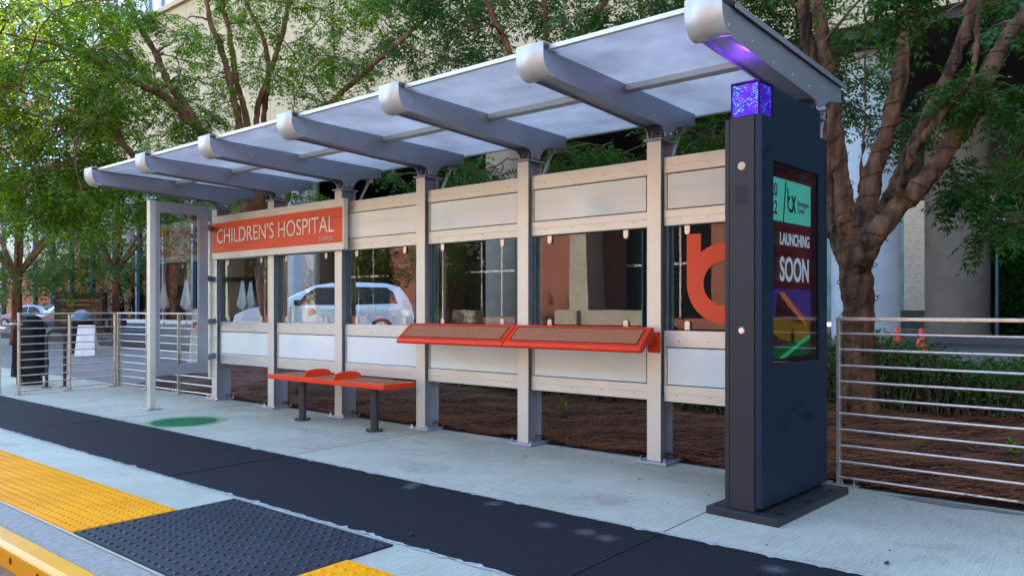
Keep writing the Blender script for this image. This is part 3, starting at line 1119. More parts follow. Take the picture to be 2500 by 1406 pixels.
# bench
bn = thing('bench', 'red backless bench with tan seat panels, two arched dividers and dark round legs', 'bench', (3.03, -.3, 0))
g = MB()
g.prism([(-.96, -.205, .436), (-.96, -.205, .476), (-.96, -.195, .484), (-.96, .195, .484), (-.96, .205, .476), (-.96, .205, .436)], (1.92, 0, 0))
g.build('seat', M['red'], bn, bevel=.004)
for a, b_ in ((-.92, -.36), (-.3, .14), (.2, .92)):
    g = MB().box(a, b_, -.15, .15, .4835, .487)
    g.build('seat_pad', M['cork'], bn)
for x in (-.33, .17):
    g = MB()
    pts = [(x - .0125, -.17, .485)]
    for k in range(13):
        a = PI - PI * k / 12
        pts.append((x - .0125, .17 * math.cos(a) , .5 + .062 * math.sin(a) ** .7 if 0 < k < 12 else .5))
    pts.append((x - .0125, .17, .485))
    g.prism(pts, (.026, 0, 0))
    g.build('divider', M['red'], bn, bevel=.004)
for x in (-.54, .64):
    g = MB().lathe([(.04, .02), (.04, .425)], (x, -.04, 0), 20)
    lg_ = smooth_angle(g.build('leg', M['legpaint'], bn))
    g = MB().lathe([(.085, 0), (.085, .014), (.045, .016), (.045, .03)], (x, -.04, 0), 24)
    for k in range(4):
        a = PI / 4 + k * PI / 2
        g.lathe([(.009, .0145), (.009, .028)], (x + .068 * math.cos(a), -.04 + .068 * math.sin(a), 0), 6)
    g.build('foot_flange', M['legpaint'], lg_)
    g = MB().box(x - .1, x + .1, -.12, .08, .425, .4355)
    g.build('mounting_plate', M['legpaint'], lg_)

# glazed display panel standing in front of the left end
ap = thing('display_panel', 'tall glazed silver display frame on a single post, square to the shelter\'s left end', 'display panel', (.36, -.97, 0))
g = MB().box(-.04, .04, -.035, .035, .015, 2.49)
po = g.build('post', M['silver'], ap, bevel=.004)
g = MB().box(-.1, .1, -.09, .09, 0, .0145)
g.build('base_plate', M['silver_shade'], po, bevel=.003)
g = MB()
for a, b_ in ((-.07, -.06), (.07, -.06), (-.07, .06), (.07, .06)):
    g.lathe([(.012, .015), (.012, .028), (.006, .028), (.006, .05)], (a, b_, 0), 6)
g.build('anchor_bolts', M['bolt'], po)
g = MB()
g.box(-.035, .04, .0355, .7, 2.38, 2.488)
g.box(-.035, .04, .0355, .7, .4, .5)
g.box(-.035, .04, .0355, .06, .5005, 2.3795)
g.box(-.035, .04, .595, .7, .5005, 2.3795)
fr = g.build('frame', M['silver_shade'], ap, bevel=.003)
g = MB()
g.box(.0405, .046, .062, .085, .5, 2.38)
g.box(.0405, .046, .58, .603, .5, 2.38)
g.box(.0405, .046, .0855, .5795, 2.355, 2.38)
g.box(.0405, .046, .0855, .5795, .5, .525)
g.build('inner_trim', M['silver_shade'], fr, bevel=.002)
g = MB().quad((.02, .0605, .5005), (.02, .5945, .5005), (.02, .5945, 2.3795), (.02, .0605, 2.3795))
g.build('glass', M['adglass'], ap)
g = MB()
for a, b_, c, d in ((.0605, .066, .5005, 2.3795), (.589, .5945, .5005, 2.3795)):
    g.box(.01, .03, a, b_, c, d)
g.build('glass_seal', M['gap'], fr)
g = MB()
for z in (.55, 1.0, 1.55, 2.2):
    g.prism([(-.03, .7005, z), (.02, .7005, z), (-.29, .98, z), (-.36, .98, z)], (0, 0, .07))
g.build('hinge_arms', M['silver_shade'], ap, bevel=.003)
g = MB().box(-.395, -.352, .935, .968, .3, 2.34)
for z in (.42, .75, 1.3, 1.75, 2.25):
    g.box(-.4, -.347, .925, .9345, z, z + .1)
g.build('hinge_bar', M['silver'], ap, bevel=.003)

# ================================================================== KIOSK
kk = thing('information_kiosk', 'tall charcoal information kiosk with side display screen and glowing blue beacon', 'information kiosk', (7.82, -1.05, 0), R(-4.0))
W, Dp = .225, .96
g = MB()
x0, x1, y0, y1 = -W - .09, .125, -.055, Dp + .04
g.box(x0, x1, y0, y1, 0, .045)
pl = g.build('base_plate', M['kiosk'], kk, bevel=.004)
g = MB()
for a, b_ in ((x0 + .05, .0), (x1 - .045, .06), (x1 - .045, .45), (x1 - .045, .83), (x0 + .05, .5)):
    g.lathe([(.024, .0452), (.024, .0462)], (a, b_, 0), 20)
g.build('bolt_recesses', M['black'], pl)
g = MB()
g.box(-W + .032, -.042, 0, Dp, .0455, 2.305)
g.build('cabinet', M['kiosk'], kk, bevel=.004)
g = MB().box(-W, -W + .028, .004, Dp - .004, .06, 2.3)
g.build('left_door', M['kiosk'], kk, bevel=.003)
g = MB().box(-.0415, -.036, .01, Dp - .01, .06, 2.3)
g.box(-W + .0285, -W + .0315, .01, Dp - .01, .06, 2.3)
g.build('door_gap', M['black'], kk)
# screen door: frame with recessed opening
sy0, sy1, sz0, sz1 = .155, .835, .875, 2.06
g = MB()
dx0, dx1 = -.035, .002
g.box(dx0, dx1, .002, sy0, .07, 2.302)
g.box(dx0, dx1, sy1, Dp - .004, .07, 2.302)
g.box(dx0, dx1, sy0 + .0002, sy1 - .0002, .07, sz0)
g.box(dx0, dx1, sy0 + .0002, sy1 - .0002, sz1, 2.302)
dr = g.build('screen_door', M['kiosk2'], kk)
g = MB()
def disc(cy, cz, r, x=.0035):
    g.poly([(x, cy + r * math.cos(t * PI / 10), cz + r * math.sin(t * PI / 10)) for t in range(20)])
disc(.07, 2.11, .02); disc(.07, 2.21, .005); disc(.45, .6, .017); disc(.55, .6, .017)
g.build('port_holes', M['black'], dr)
g = MB()
for cy, cz in ((.3, .5), (.66, .52)):
    for a in range(-6, 7):
        for b_ in range(-6, 7):
            if a * a + b_ * b_ < 38:
                g.poly([(.003, cy + a * .0075 + .0024 * math.cos(t * PI / 3), cz + b_ * .0075 + .0024 * math.sin(t * PI / 3)) for t in range(6)])
g.build('speaker_holes', M['black'], dr)
# display
ds = MB().box(-.0345, -.022, sy0, sy1, sz0, sz1).build('display_screen', M['scr_dark'], kk)
xs_ = -.0215
def sq(y0, z0, y1, z1, m, nm, x=xs_):
    MB().quad((x, y0, z0), (x, y1, z0), (x, y1, z1), (x, y0, z1)).build(nm, m, ds)
sq(.25, .93, .76, 2.0, M['scr_maroon'], 'poster_background')
sq(sy0, 1.72, .745, 1.975, M['scr_teal'], 'banner', xs_ + .0006)
MB().quad((xs_ + .0009, .33, 1.705), (xs_ + .0009, .345, 1.705), (xs_ + .0009, .385, 1.965), (xs_ + .0009, .368, 1.965)).build('banner_divider', M['textblack'], ds)
YT = (0, 1, 0); ZT = (0, 0, 1)
def ktx(s, size, y, z, m, xs=1., off=.0, nm='screen_lettering', align='LEFT'):
    text(nm, s, size, m, ds, frame_mtx((xs_ + .0012, y, z), YT, ZT), .0002, xs, align, offset=off)
ktx('20', .11, .17, 1.865, M['textblack'], .8, .002)
ktx('22', .11, .17, 1.76, M['textblack'], .8, .002)
ktx('Birmingham', .048, .545, 1.835, M['textblack'], .75, .001)
ktx('Xpress', .048, .545, 1.793, M['textblack'], .75, .001)
# small monogram
g = MB()
def ringseg(cy, cz, ro, ri, a0, a1, n=14):
    for k in range(n):
        a, b_ = R(a0 + (a1 - a0) * k / n), R(a0 + (a1 - a0) * (k + 1) / n)
        g.quad(*[(xs_ + .0012, cy + r * math.cos(t), cz + r * math.sin(t)) for r, t in ((ro, a), (ro, b_), (ri, b_), (ri, a))])
ringseg(.445, 1.835, .05, .032, 100, 290)
g.quad(*[(xs_ + .0013, y, z) for y, z in ((.395, 1.83), (.412, 1.83), (.412, 1.93), (.395, 1.93))])
g.quad(*[(xs_ + .0014, y, z) for y, z in ((.45, 1.89), (.472, 1.89), (.522, 1.785), (.5, 1.785))])
g.quad(*[(xs_ + .0015, y, z) for y, z in ((.5, 1.89), (.522, 1.89), (.472, 1.785), (.45, 1.785))])
g.build('monogram', M['textblack'], ds)
ktx('LAUNCHING', .1, .29, 1.585, M['scr_white'], .75, .003)
ktx('SOON', .2, .29, 1.37, M['scr_white'], .75, .005)
sq(.2, 1.08, .75, 1.32, M['scr_purple'], 'poster_picture', xs_ + .0004)
def scr_poly(pts, m, nm, x):
    MB().poly([(xs_ + x, y, z) for y, z in pts]).build(nm, m, ds)
scr_poly([(.19, 1.06), (.3, 1.02), (.62, .98), (.72, 1.0), (.74, 1.12), (.6, 1.18), (.19, 1.14)], M['scr_yellow'], 'bus_side', .0006)
scr_poly([(.21, 1.14), (.27, 1.3), (.42, 1.24), (.62, 1.14), (.68, 1.1), (.45, 1.13)], M['scr_dark'], 'bus_windscreen', .0008)
scr_poly([(.27, 1.3), (.35, 1.3), (.5, 1.22), (.66, 1.12), (.7, 1.07), (.6, 1.13), (.42, 1.21)], M['scr_orange'], 'bus_roof_edge', .001)
scr_poly([(.2, .91), (.74, .91), (.74, 1.03), (.2, .97)], M['scr_dgreen'], 'road_picture', .0005)
scr_poly([(.27, .905), (.36, .905), (.74, 1.02), (.73, 1.04)], M['scr_green'], 'green_lane', .001)
g = MB()
g.v = []
g.poly([(xs_ + .0011, .47 + .026 * math.cos(t * PI / 8), 1.03 + .045 * math.sin(t * PI / 8)) for t in range(16)])
g.build('bus_wheel', M['textblack'], ds)
MB().quad((-.008, sy0, sz0), (-.008, sy1, sz0), (-.008, sy1, sz1), (-.008, sy0, sz1)).build('cover_glass', M['scrglass'], kk)
# front fittings
g = MB()
def fdisc(cx, cz, r, y, d, prof=None):
    g.tube([(cx, y, cz), (cx, y - d, cz)], [r, r * .92], 24)
XC = (-W + .032 - .042) / 2
fdisc(XC, 2.02, .024, -.0005, .004)
g.build('sensor_disc', mat('pale_sensor', (.6, .5, .36), .4), kk)
g = MB()
for a in range(9):
    for b_ in range(12):
        cx, cz = XC - .034 + a * .0085, 1.8 + b_ * .0095
        g.poly([(cx + .003 * math.cos(t * PI / 4), -.0012, cz + .003 * math.sin(t * PI / 4)) for t in range(8)])
g.build('speaker_grille', M['black'], kk)
g = MB()
fdisc(XC, 1.075, .02, -.0005, .004)
lk = g.build('lock', M['steel'], kk)
g = MB(); fdisc(XC, 1.075, .012, -.0045, .002); g.build('lock_ring', M['bolt'], lk)
# beacon and rear box
bx0, bx1, by0, by1, bz0, bz1 = -W + .03, -.02, .02, .2, 2.306, 2.5
bc = MB().box(bx0 + .008, bx1 - .008, by0 + .006, by1 - .006, bz0 + .004, bz1 - .006).build('beacon', M['beaconside'], kk)
MB().quad((bx0 + .009, by0 + .0045, bz0 + .008), (bx1 - .009, by0 + .0045, bz0 + .008), (bx1 - .009, by0 + .0045, bz1 - .008), (bx0 + .009, by0 + .0045, bz1 - .008)).build('lit_grille', M['beacon'], bc)
g = MB()
for (a, b_) in ((bx0, by0), (bx1 - .009, by0), (bx1 - .009, by1 - .009), (bx0, by1 - .009)):
    g.box(a, a + .009, b_, b_ + .009, bz0, bz1)
g.box(bx0, bx1, by0, by1, bz1 + .0005, bz1 + .009)
g.box(bx0 - .001, bx1 + .001, by0 - .001, by1 + .001, bz0 - .0005, bz0 + .003)
g.build('beacon_frame', M['beaconframe'], bc)
MB().box(-W + .035, -.03, by1 + .003, Dp - .04, 2.3055, 2.495).build('top_housing', M['kiosk2'], kk, bevel=.003)

bl = bpy.data.lights.new('beacon_lamp', 'POINT')
bl.energy = .3
bl.color = (.3, .06, 1)
bl.shadow_soft_size = .03
blo = bpy.data.objects.new('beacon_lamp', bl)
col.objects.link(blo)
blo.location = (7.72, -1.06, 2.545)
# ================================================================== RAILINGS
def rail_bay(pts, mats=M['galv'], posts=None, rod=.011, h=1.13):
    pass
def make_rail(name, label, p0, p1, nposts, group=None, foot=True, flat=.028):
    """post-and-rod railing from p0 to p1"""
    p0 = Vector(p0); p1 = Vector(p1)
    L_ = (p1 - p0).length
    ang = math.atan2(p1.y - p0.y, p1.x - p0.x)
    t = thing(name, label, 'railing', (p0.x, p0.y, p0.z), ang, group)
    for k in range(nposts):
        x = L_ * k / (nposts - 1)
        g = MB().box(x - .011, x + .011, -.024, .024, .012, 1.118)
        po = g.build('post', M['galv'], t, bevel=.002)
        s_ = 1 if k < nposts - 1 else -1
        g = MB().box(x - .05 if k else x - .03, x + .14 * (1 if s_ > 0 else .4), -.055, .055, 0, .0115)
        for a, b_ in ((.03, -.035), (.03, .035), (.11 * s_, -.035), (.11 * s_, .035)):
            g.lathe([(.011, .012), (.011, .024), (.006, .024), (.006, .045)], (x + a, b_, 0), 6)
        g.build('foot_plate', M['steel'], po)
    for k in range(10):
        z = 1.03 - k * .109
        g = MB().tube([(0, 0, z), (L_, 0, z)], .0085, 10)
        smooth_angle(g.build('rod', M['galv'], t))
    g = MB().box(-.012, L_ + .012, -flat, flat, 1.1185, 1.142)
    g.build('top_rail', M['galv'], t, bevel=.003)
    return t
make_rail('railing', 'steel rod railing in front of the hedge, right of the kiosk', (7.88, .19, 0), (13.9, .05, 0), 4)
make_rail('railing', 'steel rod railing running behind the display panel from the shelter to the corner', (-.06, .07, 0), (-2.83, .03, 0), 4)
make_rail('railing', 'steel rod railing closing the left end of the platform, square to the kerb', (-2.85, -.02, 0), (-2.56, -1.43, 0), 3)
make_rail('railing', 'sunlit steel rod railing leading away at the left edge of the picture', (-2.8, -1.6, 0), (-6.6, -1.75, 0), 4)
hr = MB().tube([(-2.5, -1.6, .93), (-3.2, -1.62, .93)], .02, 10)
hr.box(-2.6, -2.2, -1.62, -1.5, .985, 1.0)
tag(hr.build('rail_shelf', M['steel']), 'short flat metal shelf projecting from the left railing end', 'rail shelf')
# bike rack
brk = thing('bike_rack', 'black inverted-U bike rack behind the left railing', 'bike rack', (-3.35, -.68, 0), R(62))
g = MB()
pts = [(-.12, 0, .01)] + [(-.12, 0, .55)] + [(-.12 * math.cos(a * PI / 10) , 0, .76 + .12 * math.sin(a * PI / 10) * 1.0) for a in range(11)] + [(.12, 0, .55), (.12, 0, .01)]
g.tube(pts, .024, 10)
smooth_angle(g.build('hoop', M['legpaint'], brk))
g = MB()
for x in (-.12, .12):
    g.lathe([(.07, 0), (.07, .012), (.03, .014)], (x, 0, 0), 16)
g.build('feet', M['legpaint'], brk)
# covered stand
cv = MB()
p = D(72, 938, 12.1)
n = 28
rng = random.Random(4)
lv = [(.0, .24), (.3, .25), (.6, .235), (.85, .225), (1.0, .2), (1.07, .15), (1.11, .06)]
for z, r in lv:
    for k in range(n):
        a = 2 * PI * k / n
        rr_ = r * .78 * (1 + .1 * math.sin(5 * a + z * 3) + .05 * math.sin(9 * a + 1))
        cv.v.append((rr_ * math.cos(a) * 1.0, rr_ * math.sin(a) * 1.25, z + .13 * (z < .01)))
for i in range(len(lv) - 1):
    for k in range(n):
        cv.f.append((i * n + k, i * n + (k + 1) % n, (i + 1) * n + (k + 1) % n, (i + 1) * n + k)); cv.m.append(0)
cv.f.append(tuple((len(lv) - 1) * n + k for k in range(n))); cv.m.append(0)
st = thing('covered_stand', 'stand hidden under a black fabric cover behind the left railing', 'covered stand', (p.x, p.y, 0))
cv.build('fabric_cover', M['cover'], st, smooth=True)
MB().box(-.14, .14, -.14, .14, 0, .12).build('stand_base', M['mesh'], st)

# ================================================================== VAN
def car(name, label, cat, loc, rz, stations, belt, hw, paint, wheels, wr, wins, lamps, group=None, extra=None):
    t = thing(name, label, cat, loc, rz, group)
    def half(z, top):
        if z <= belt:
            return hw * (.93 + .07 * min(1, z / .55))
        return hw * (1 - .2 * (z - belt) / .72)
    g = MB()
    rings = []
    for x, zt, zb in stations:
        ring = []
        zs = [zb, zb + .12, .55, .8, belt]
        zs = [min(z, zt) for z in zs]
        top = max(zt, zb + .1)
        up = [belt + (top - belt) * q for q in (.3, .6, .85)] if top > belt else [top * .999, top * .9995, top * .9998]
        zs = [min(z, top) for z in zs] + up
        side = [(half(z, top) * (1 if z < top - .001 else .97), z) for z in zs]
        crown = [(half(top, top) * q, top + .03 * (1 - q)) for q in (.93, .6, .25)]
        side[-1] = (side[-1][0], side[-1][1])
        pr = side + crown
        ring = [(x, -a, z) for a, z in pr] + [(x, a, z) for a, z in reversed(pr)]
        rings.append(ring)
    n = len(rings[0])
    for r_ in rings: g.v += r_
    for i in range(len(rings) - 1):
        for k in range(n - 1):
            g.f.append((i * n + k, i * n + k + 1, (i + 1) * n + k + 1, (i + 1) * n + k)); g.m.append(0)
    g.f.append(tuple(range(n))); g.m.append(0)
    g.f.append(tuple((len(rings) - 1) * n + k for k in range(n))[::-1]); g.m.append(0)
    body = smooth_angle(g.build('body', paint, t), 35)
    for s_ in (-1, 1):
        for nm, poly in wins:
            g = MB()
            # clip polygon into strips to follow the tumblehome
            g.poly([(x, s_ * (half(z, 9) + .004), z) for x, z in poly])
            g.build(nm, M['vglass'], t)
        for wx in wheels:
            g = MB()
            g.poly([(wx + (wr + .07) * math.cos(k * PI / 12), s_ * (hw * .985 + .003), wr + (wr + .07) * math.sin(k * PI / 12)) for k in range(24)])
            g.build('wheel_arch', M['black'], t)
            g = MB().tube([(wx, s_ * (hw - .2), wr), (wx, s_ * (hw + .012), wr)], wr, 24)
            wh = g.build('wheel', M['tyre'], t)
            g = MB().tube([(wx, s_ * (hw + .0125), wr), (wx, s_ * (hw + .016), wr)], [wr * .66, wr * .6], 20)
            for k in range(5):
                a = k * 2 * PI / 5
                g.tube([(wx, s_ * (hw + .02), wr), (wx + wr * .6 * math.cos(a), s_ * (hw + .02), wr + wr * .6 * math.sin(a))], .03, 6)
            g.build('rim', M['rim'], wh)
    for nm, pts, m in lamps:
        g = MB().poly(pts)
        g.build(nm, m, t)
    return t, half
# stations: x from front (negative) to rear
L0 = 5.1
van_st = [(0, .62, .35), (.06, .78, .3), (.35, .93, .25), (1.0, 1.06, .22), (1.25, 1.12, .22), (1.75, 1.4, .22), (2.2, 1.62, .22), (2.7, 1.7, .22), (3.5, 1.73, .22), (4.3, 1.7, .22), (4.7, 1.6, .22), (4.93, 1.3, .24), (5.05, 1.0, .26), (5.1, .7, .35)]
van_w = [('front_window', [(1.72, 1.06), (2.95, 1.06), (2.95, 1.58), (2.3, 1.57), (2.0, 1.4)]),
         ('rear_window', [(3.1, 1.06), (4.62, 1.1), (4.5, 1.45), (4.3, 1.58), (3.1, 1.6)])]
van, vh = car('minivan', 'pale silver minivan parked behind the shelter, seen through its windows', 'minivan', (-9.55 - 2.55 * .6, 9.0 - 2.55 * .8, .251), R(53), van_st, 1.02, .97, M['vanpaint'],
          (1.0, 4.15), .34, van_w, [])
y_ = -(.97 + .004)
MB().poly([(4.72, -.93, .98), (5.0, -.9, .98), (4.93, -.87, 1.28), (4.8, -.88, 1.25)]).build('tail_lamp', M['lamp_red'], van)
MB().quad((1.36, -.86, 1.1), (1.36, .86, 1.1), (2.12, .72, 1.62), (2.12, -.72, 1.62)).build('windscreen', M['vglass'], van).location = (-.02, 0, .03)
MB().box(1.66, 1.86, -1.13, -.97, 1.05, 1.2).build('wing_mirror', M['black'], van, bevel=.03)
MB().box(2.9, 3.08, -.981, -.974, .5, 1.02).build('open_door_gap', M['black'], van)
MB().box(2.62, 2.8, -.99, -.974, .9, .93).build('door_handle', M['vanpaint'], van)
g = MB().poly([(2.15 + .11 * math.cos(k * PI / 10), -.978, .86 + .11 * math.sin(k * PI / 10)) for k in range(20)])
g.build('round_emblem', M['signred'], van)
MB().box(.02, .3, -.9, -.7, .62, .76).build('headlight', M['rim'], van, bevel=.02)
g = MB()
g.box(1.55, 1.562, -.978, -.972, .35, 1.04); g.box(3.095, 3.1, -.978, -.972, .35, 1.04)
g.build('door_seams', M['black'], van)

# ================================================================== CARS far left
sed = [(0, .55, .3), (.1, .72, .25), (.9, .86, .2), (1.3, .93, .2), (1.9, 1.3, .2), (2.4, 1.42, .2), (3.1, 1.42, .2), (3.7, 1.2, .2), (4.1, .98, .2), (4.45, .92, .25), (4.55, .6, .35)]
sw = [('side_window', [(1.75, .95), (2.65, .95), (2.65, 1.32), (2.3, 1.32), (2.0, 1.2)]), ('side_window', [(2.72, .95), (3.75, .95), (3.5, 1.2), (3.15, 1.32), (2.72, 1.32)])]
car('parked_car', 'pale parked car furthest left beyond the railing, under the trees', 'car', (-44.5, 11.4, 0), R(20), sed, .9, .88, M['carpaint'], (.85, 3.6), .31, sw, [], 'cars parked beyond the plaza')
car('parked_car', 'grey-blue parked car beyond the railing, right of the leftmost car', 'car', (-38.5, 10.6, 0), R(35), sed, .9, .88, M['vanpaint'], (.85, 3.6), .31, sw, [], 'cars parked beyond the plaza')
car('parked_car', 'dark parked car beyond the railing beside the granite monument', 'car', (-33.0, 9.6, 0), R(15), sed, .9, .88, M['carpaint2'], (.85, 3.6), .31, sw, [], 'cars parked beyond the plaza')

# ================================================================== HOSPITAL BUILDING with undercroft
FYB = 18.1
hb_ = thing('hospital_building', 'cream hospital building raised over an open drive with dark glass wall at left', 'building', (-20, FYB, 0))
def hbld(mb, nm, m, **k):
    for i, (x, y, z) in enumerate(mb.v):
        mb.v[i] = (x + 20, y - FYB, z)
    return mb.build(nm, m, hb_, **k)
g = MB()
for k in range(11):
    xa = -53.5 + k * 9
    g.box(xa, xa + 8.97, FYB, 24, 9.4, 19.9)
g.box(-53.4, 45, FYB + .03, 23.9, 9.45, 19.8)
g.box(-53.7, 45.4, FYB - .25, 24.2, 19.9, 20.2)
hbld(g, 'upper_wall', M['cream'])
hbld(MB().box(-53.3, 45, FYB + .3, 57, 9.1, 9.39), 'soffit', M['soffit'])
hbld(MB().box(-53.3, 45, 24.01, 57, 9.4, 12), 'deck', M['cream'])
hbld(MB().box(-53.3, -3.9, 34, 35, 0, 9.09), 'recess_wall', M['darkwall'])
g = MB().box(-36, -32.01, 24.2, 32, 12.01, 34)  # unseen upper blocks, added to keep sun off the platform
g.box(-44, -40, 24.2, 32, 12.01, 34)
g.box(-32, 45, 24.2, 32, 12.01, 46)
hbld(g, 'added_sun_blocker', M['cream'])
# curtain wall
g = MB().quad((-69, 18.7, .45), (-28.6, 18.7, .45), (-28.6, 18.7, 9.05), (-69, 18.7, 9.05))
hbld(g, 'curtain_glass', M['curtain'])
g = MB()
x = -69.4
while x < -28:
    g.box(x - .09, x + .09, 18.5, 18.8, .45, 9.05)
    x += 3.76
g.box(-69, -28.5, 18.52, 18.78, 8.4, 8.58)
hbld(g, 'mullions', M['mull'])
hbld(MB().box(-69, -28.5, 18.75, 26, 9.06, 9.09), 'curtain_lid', M['soffit'])
hbld(MB().box(-69, -28.5, 20.5, 20.6, .45, 9.05), 'curtain_interior', mat('interior_dark', (.03, .05, .065), .8))
hbld(MB().box(-69, -28.5, 18.35, 20, 0, .449), 'plinth', M['whitewall'])
hbld(MB().box(-52.2, -51.5, 18.2, 18.49, 2.5, 9.05), 'red_pier', M['redpier'])
hbld(MB().box(-69.5, -53.51, 18.3, 24, 9.1, 9.6), 'low_roof', M['soffit'])
# added walls, then the tiled far wall
hbld(MB().box(7.5, 8.5, 24, 57, 0, 9.05), 'added_shade_wall', M['darkwall'])  # unseen, added to block light from the right of the tan column
hbld(MB().box(8.51, 45, 38, 39, 0, 9.05), 'added_reflection_wall', M['darkwall'])  # unseen, added so the kiosk screen reflects something dark
hbld(MB().box(-3.8, 7.4, 47.5, 48, 0, 1.1), 'added_low_wall', M['column'])  # added to hide the sunlit ground behind it
hbld(MB().box(-8.1, 6, 76, 77, 0, 22), 'tiled_wall', M['tile'])
g = MB()
for i in range(17):
    for k in range(24):
        x = -7.8 + i * .8; z = .6 + k * .8
        g.box(x, x + .22, 75.96, 75.995, z, z + .12)
hbld(g, 'tile_accents', M['gold'])
hbld(MB().box(-30, -8.15, 78, 78.5, 0, 22), 'teal_glass_wall', M['tealglass'])
# columns
def column(x, y, r, z0, m, label):
    c = thing('round_column', label, 'column', (x, y, z0), 0, 'columns under the hospital')
    g = MB().lathe([(r, 0), (r, 9.1 - z0)], n=48)
    smooth_angle(g.build('shaft', m, c))
    g = MB().lathe([(r + .03, .0), (r + .03, .12)], n=48)
    smooth_angle(g.build('base_ring', m, c))
    return c
column(2.75, 20.6, 1.0, 0, M['column'], 'pale round column behind the wrapped tree trunk')
column(4.5, 25.6, 1.02, .27, M['coltan'], 'tan round column right of the wrapped tree, on a raised kerb')
column(-12, 20.6, 1.0, 0, M['coltan'], 'tan round column seen through the middle shelter windows')
column(-27, 20.4, 1.0, 0, M['column'], 'pale round column behind the minivan, seen through the second window')
struct(MB().box(1.8, 14, 24.1, 30, 0.001, .27), 'pavement', M['concrete2'], bevel=.02)
struct(MB().box(-60, .8, 5.6, 18.3, .001, .25), 'terrace', mat('terrace_stone', (.07, .062, .055), .8, var=.2), bevel=.02)
# towers behind
tw = thing('glass_tower', 'tall tower with white and blue vertical stripes rising behind the hospital', 'tower', (-56, 30, 0))
MB().box(-16.9, 7, -6, 12, 0, 34).build('glass_body', M['towerglass'], tw)
g = MB()
x = -17
rr = random.Random(8)
while x < 6.5:
    wdt = rr.choice([.5, .9, 1.3])
    g.box(x, x + wdt, -6.25, -6.005, 0, 34.1)
    x += wdt + rr.choice([.5, .8, 1.2])
g.build('white_fins', M['towerwhite'], tw)
g = MB()
for k in range(9):
    g.box(-16.95, 7.05, -6.12, -6.002, 3.6 * k + 2.8, 3.6 * k + 3.2)
g.build('floor_bands', M['mull'], tw)
tb = thing('brick_tower', 'tall red-brown tower at the top left behind the trees', 'tower', (-82, 32, 0))
MB().box(-30, 8.8, -8, 14, 0, 34).build('wall', M['towerred'], tb)
w0 = MB().box(0, 1.9, -8.03, -8.004, 0, 1.7).build('window', M['towerglass'], tb)
for k in range(9):
    for i in range(11):
        c = w0 if (i == 0 and k == 0) else w0.copy()
        if c is not w0: col.objects.link(c)
        c.location = (-28.5 + i * 3.4, 0, 3.6 * k + 1.2)

# ================================================================== ACROSS THE STREET (seen reflected in the glass)
YS = -18.5
struct(MB().box(-140, 60, -60, -13.2, -.29, -.05), 'far_pavement', M['concrete2'])
bb_ = thing('brick_building', 'red brick building across the street, reflected in the shelter windows', 'building', (-20, YS, 0))
def bb(mb, nm, m, **k):
    for i, (x, y, z) in enumerate(mb.v):
        mb.v[i] = (x + 20, y - YS, z)
    return mb.build(nm, m, bb_, **k)
g = MB()
g.box(-38, 45, YS - 8, YS, -.05, 5.4)
g.box(-330, -38.02, YS - 8, YS, -.05, 9)
bb(g, 'wall', M['brick'])
bb(MB().box(-38, 45, YS - 8, YS + .12, 5.42, 9), 'upper_wall', M['cream'])  # cream upper storey added to bounce warm light onto the shelter fronts
w1 = bb(MB().box(-20, -16.8, YS + .002, YS + .03, .9, 4.6), 'window', M['vglass'])
w2 = bb(MB().box(-20, -16.8, YS + .122, YS + .15, 6.2, 8.2), 'window', M['vglass'])
for x in range(-128, 44, 8):
    for w_ in (w1, w2):
        if x < -38 and w_ is w2: continue
        c = w_ if x == -128 else w_.copy()
        if c is not w_: col.objects.link(c)
        c.location = (x + 3.2 + 20, 0, 0)
bpy.data.objects.remove(w2)
g = MB()
for x in range(-128, 44, 8):
    g.prism([(x + 1.4, YS + .001, 0), (x + 2.3, YS + .001, 0), (x + 2.1, YS + .001, 5.38), (x + 1.5, YS + .001, 5.38)], (0, 1.1, 0))
bb(g, 'piers', M['whitewall'])
g = MB()
for x in range(-128, 44, 8):
    for xx in (x + 4.2, x + 5.3):
        g.box(xx, xx + .07, YS + .0305, YS + .06, .9, 4.6)
    g.box(x + 3.2, x + 6.4, YS + .0305, YS + .055, 2.7, 2.78)
bb(g, 'window_frames', M['whitepaint'])
g = MB().box(-330.2, 45.2, YS - 8.2, YS + .3, 9.01, 9.5)
bb(g, 'cornice', M['cream'])
for k, x in enumerate((-22.5, -14.5, -6.5, 1.5)):
    o = MB().box(x, x + 4.2, YS + 1.6, YS + 2.1, -.049, 1.15).build('planter_wall', M['whitewall'], bevel=.02)
    tag(o, ['white planter wall across the street, leftmost of four in the window reflections', 'white planter wall across the street, second from left in the reflections',
            'white planter wall across the street, third from left in the reflections', 'white planter wall across the street, nearest the kiosk in the reflections'][k], 'planter wall', 'planter walls across the street')
def street_lamp(x, y, label):
    t = thing('street_lamp', label, 'street lamp', (x, y, -.05), 0, 'street lamps across the street')
    smooth_angle(MB().lathe([(.14, 0), (.14, .3), (.075, .4), (.06, 4.4), (.1, 4.45)], n=16).build('pole', M['whitepaint'], t))
    g = MB().lathe([(.02, 0), (.14, .03), (.2, .16), (.21, .26), (.16, .4), (.07, .5), (.02, .6)], (0, 0, 4.45), 20)
    smooth_angle(g.build('globe', M['whitepaint'], t))
street_lamp(-9.2, -13.6, 'white globe street lamp across the street, left of the two reflected')
street_lamp(-5.2, -13.6, 'white globe street lamp across the street, right of the two reflected')

ea = thing('east_light_blocker', 'unseen dark block added beyond the right edge to cut light from the east', 'building', (26, 5, 0))
MB().box(0, 20, -11.5, 12, 0.001, 30).build('wall', mat('blocker_dark', (.02, .025, .03), .8, spec=.1), ea)  # unseen mass, added to darken faces turned east
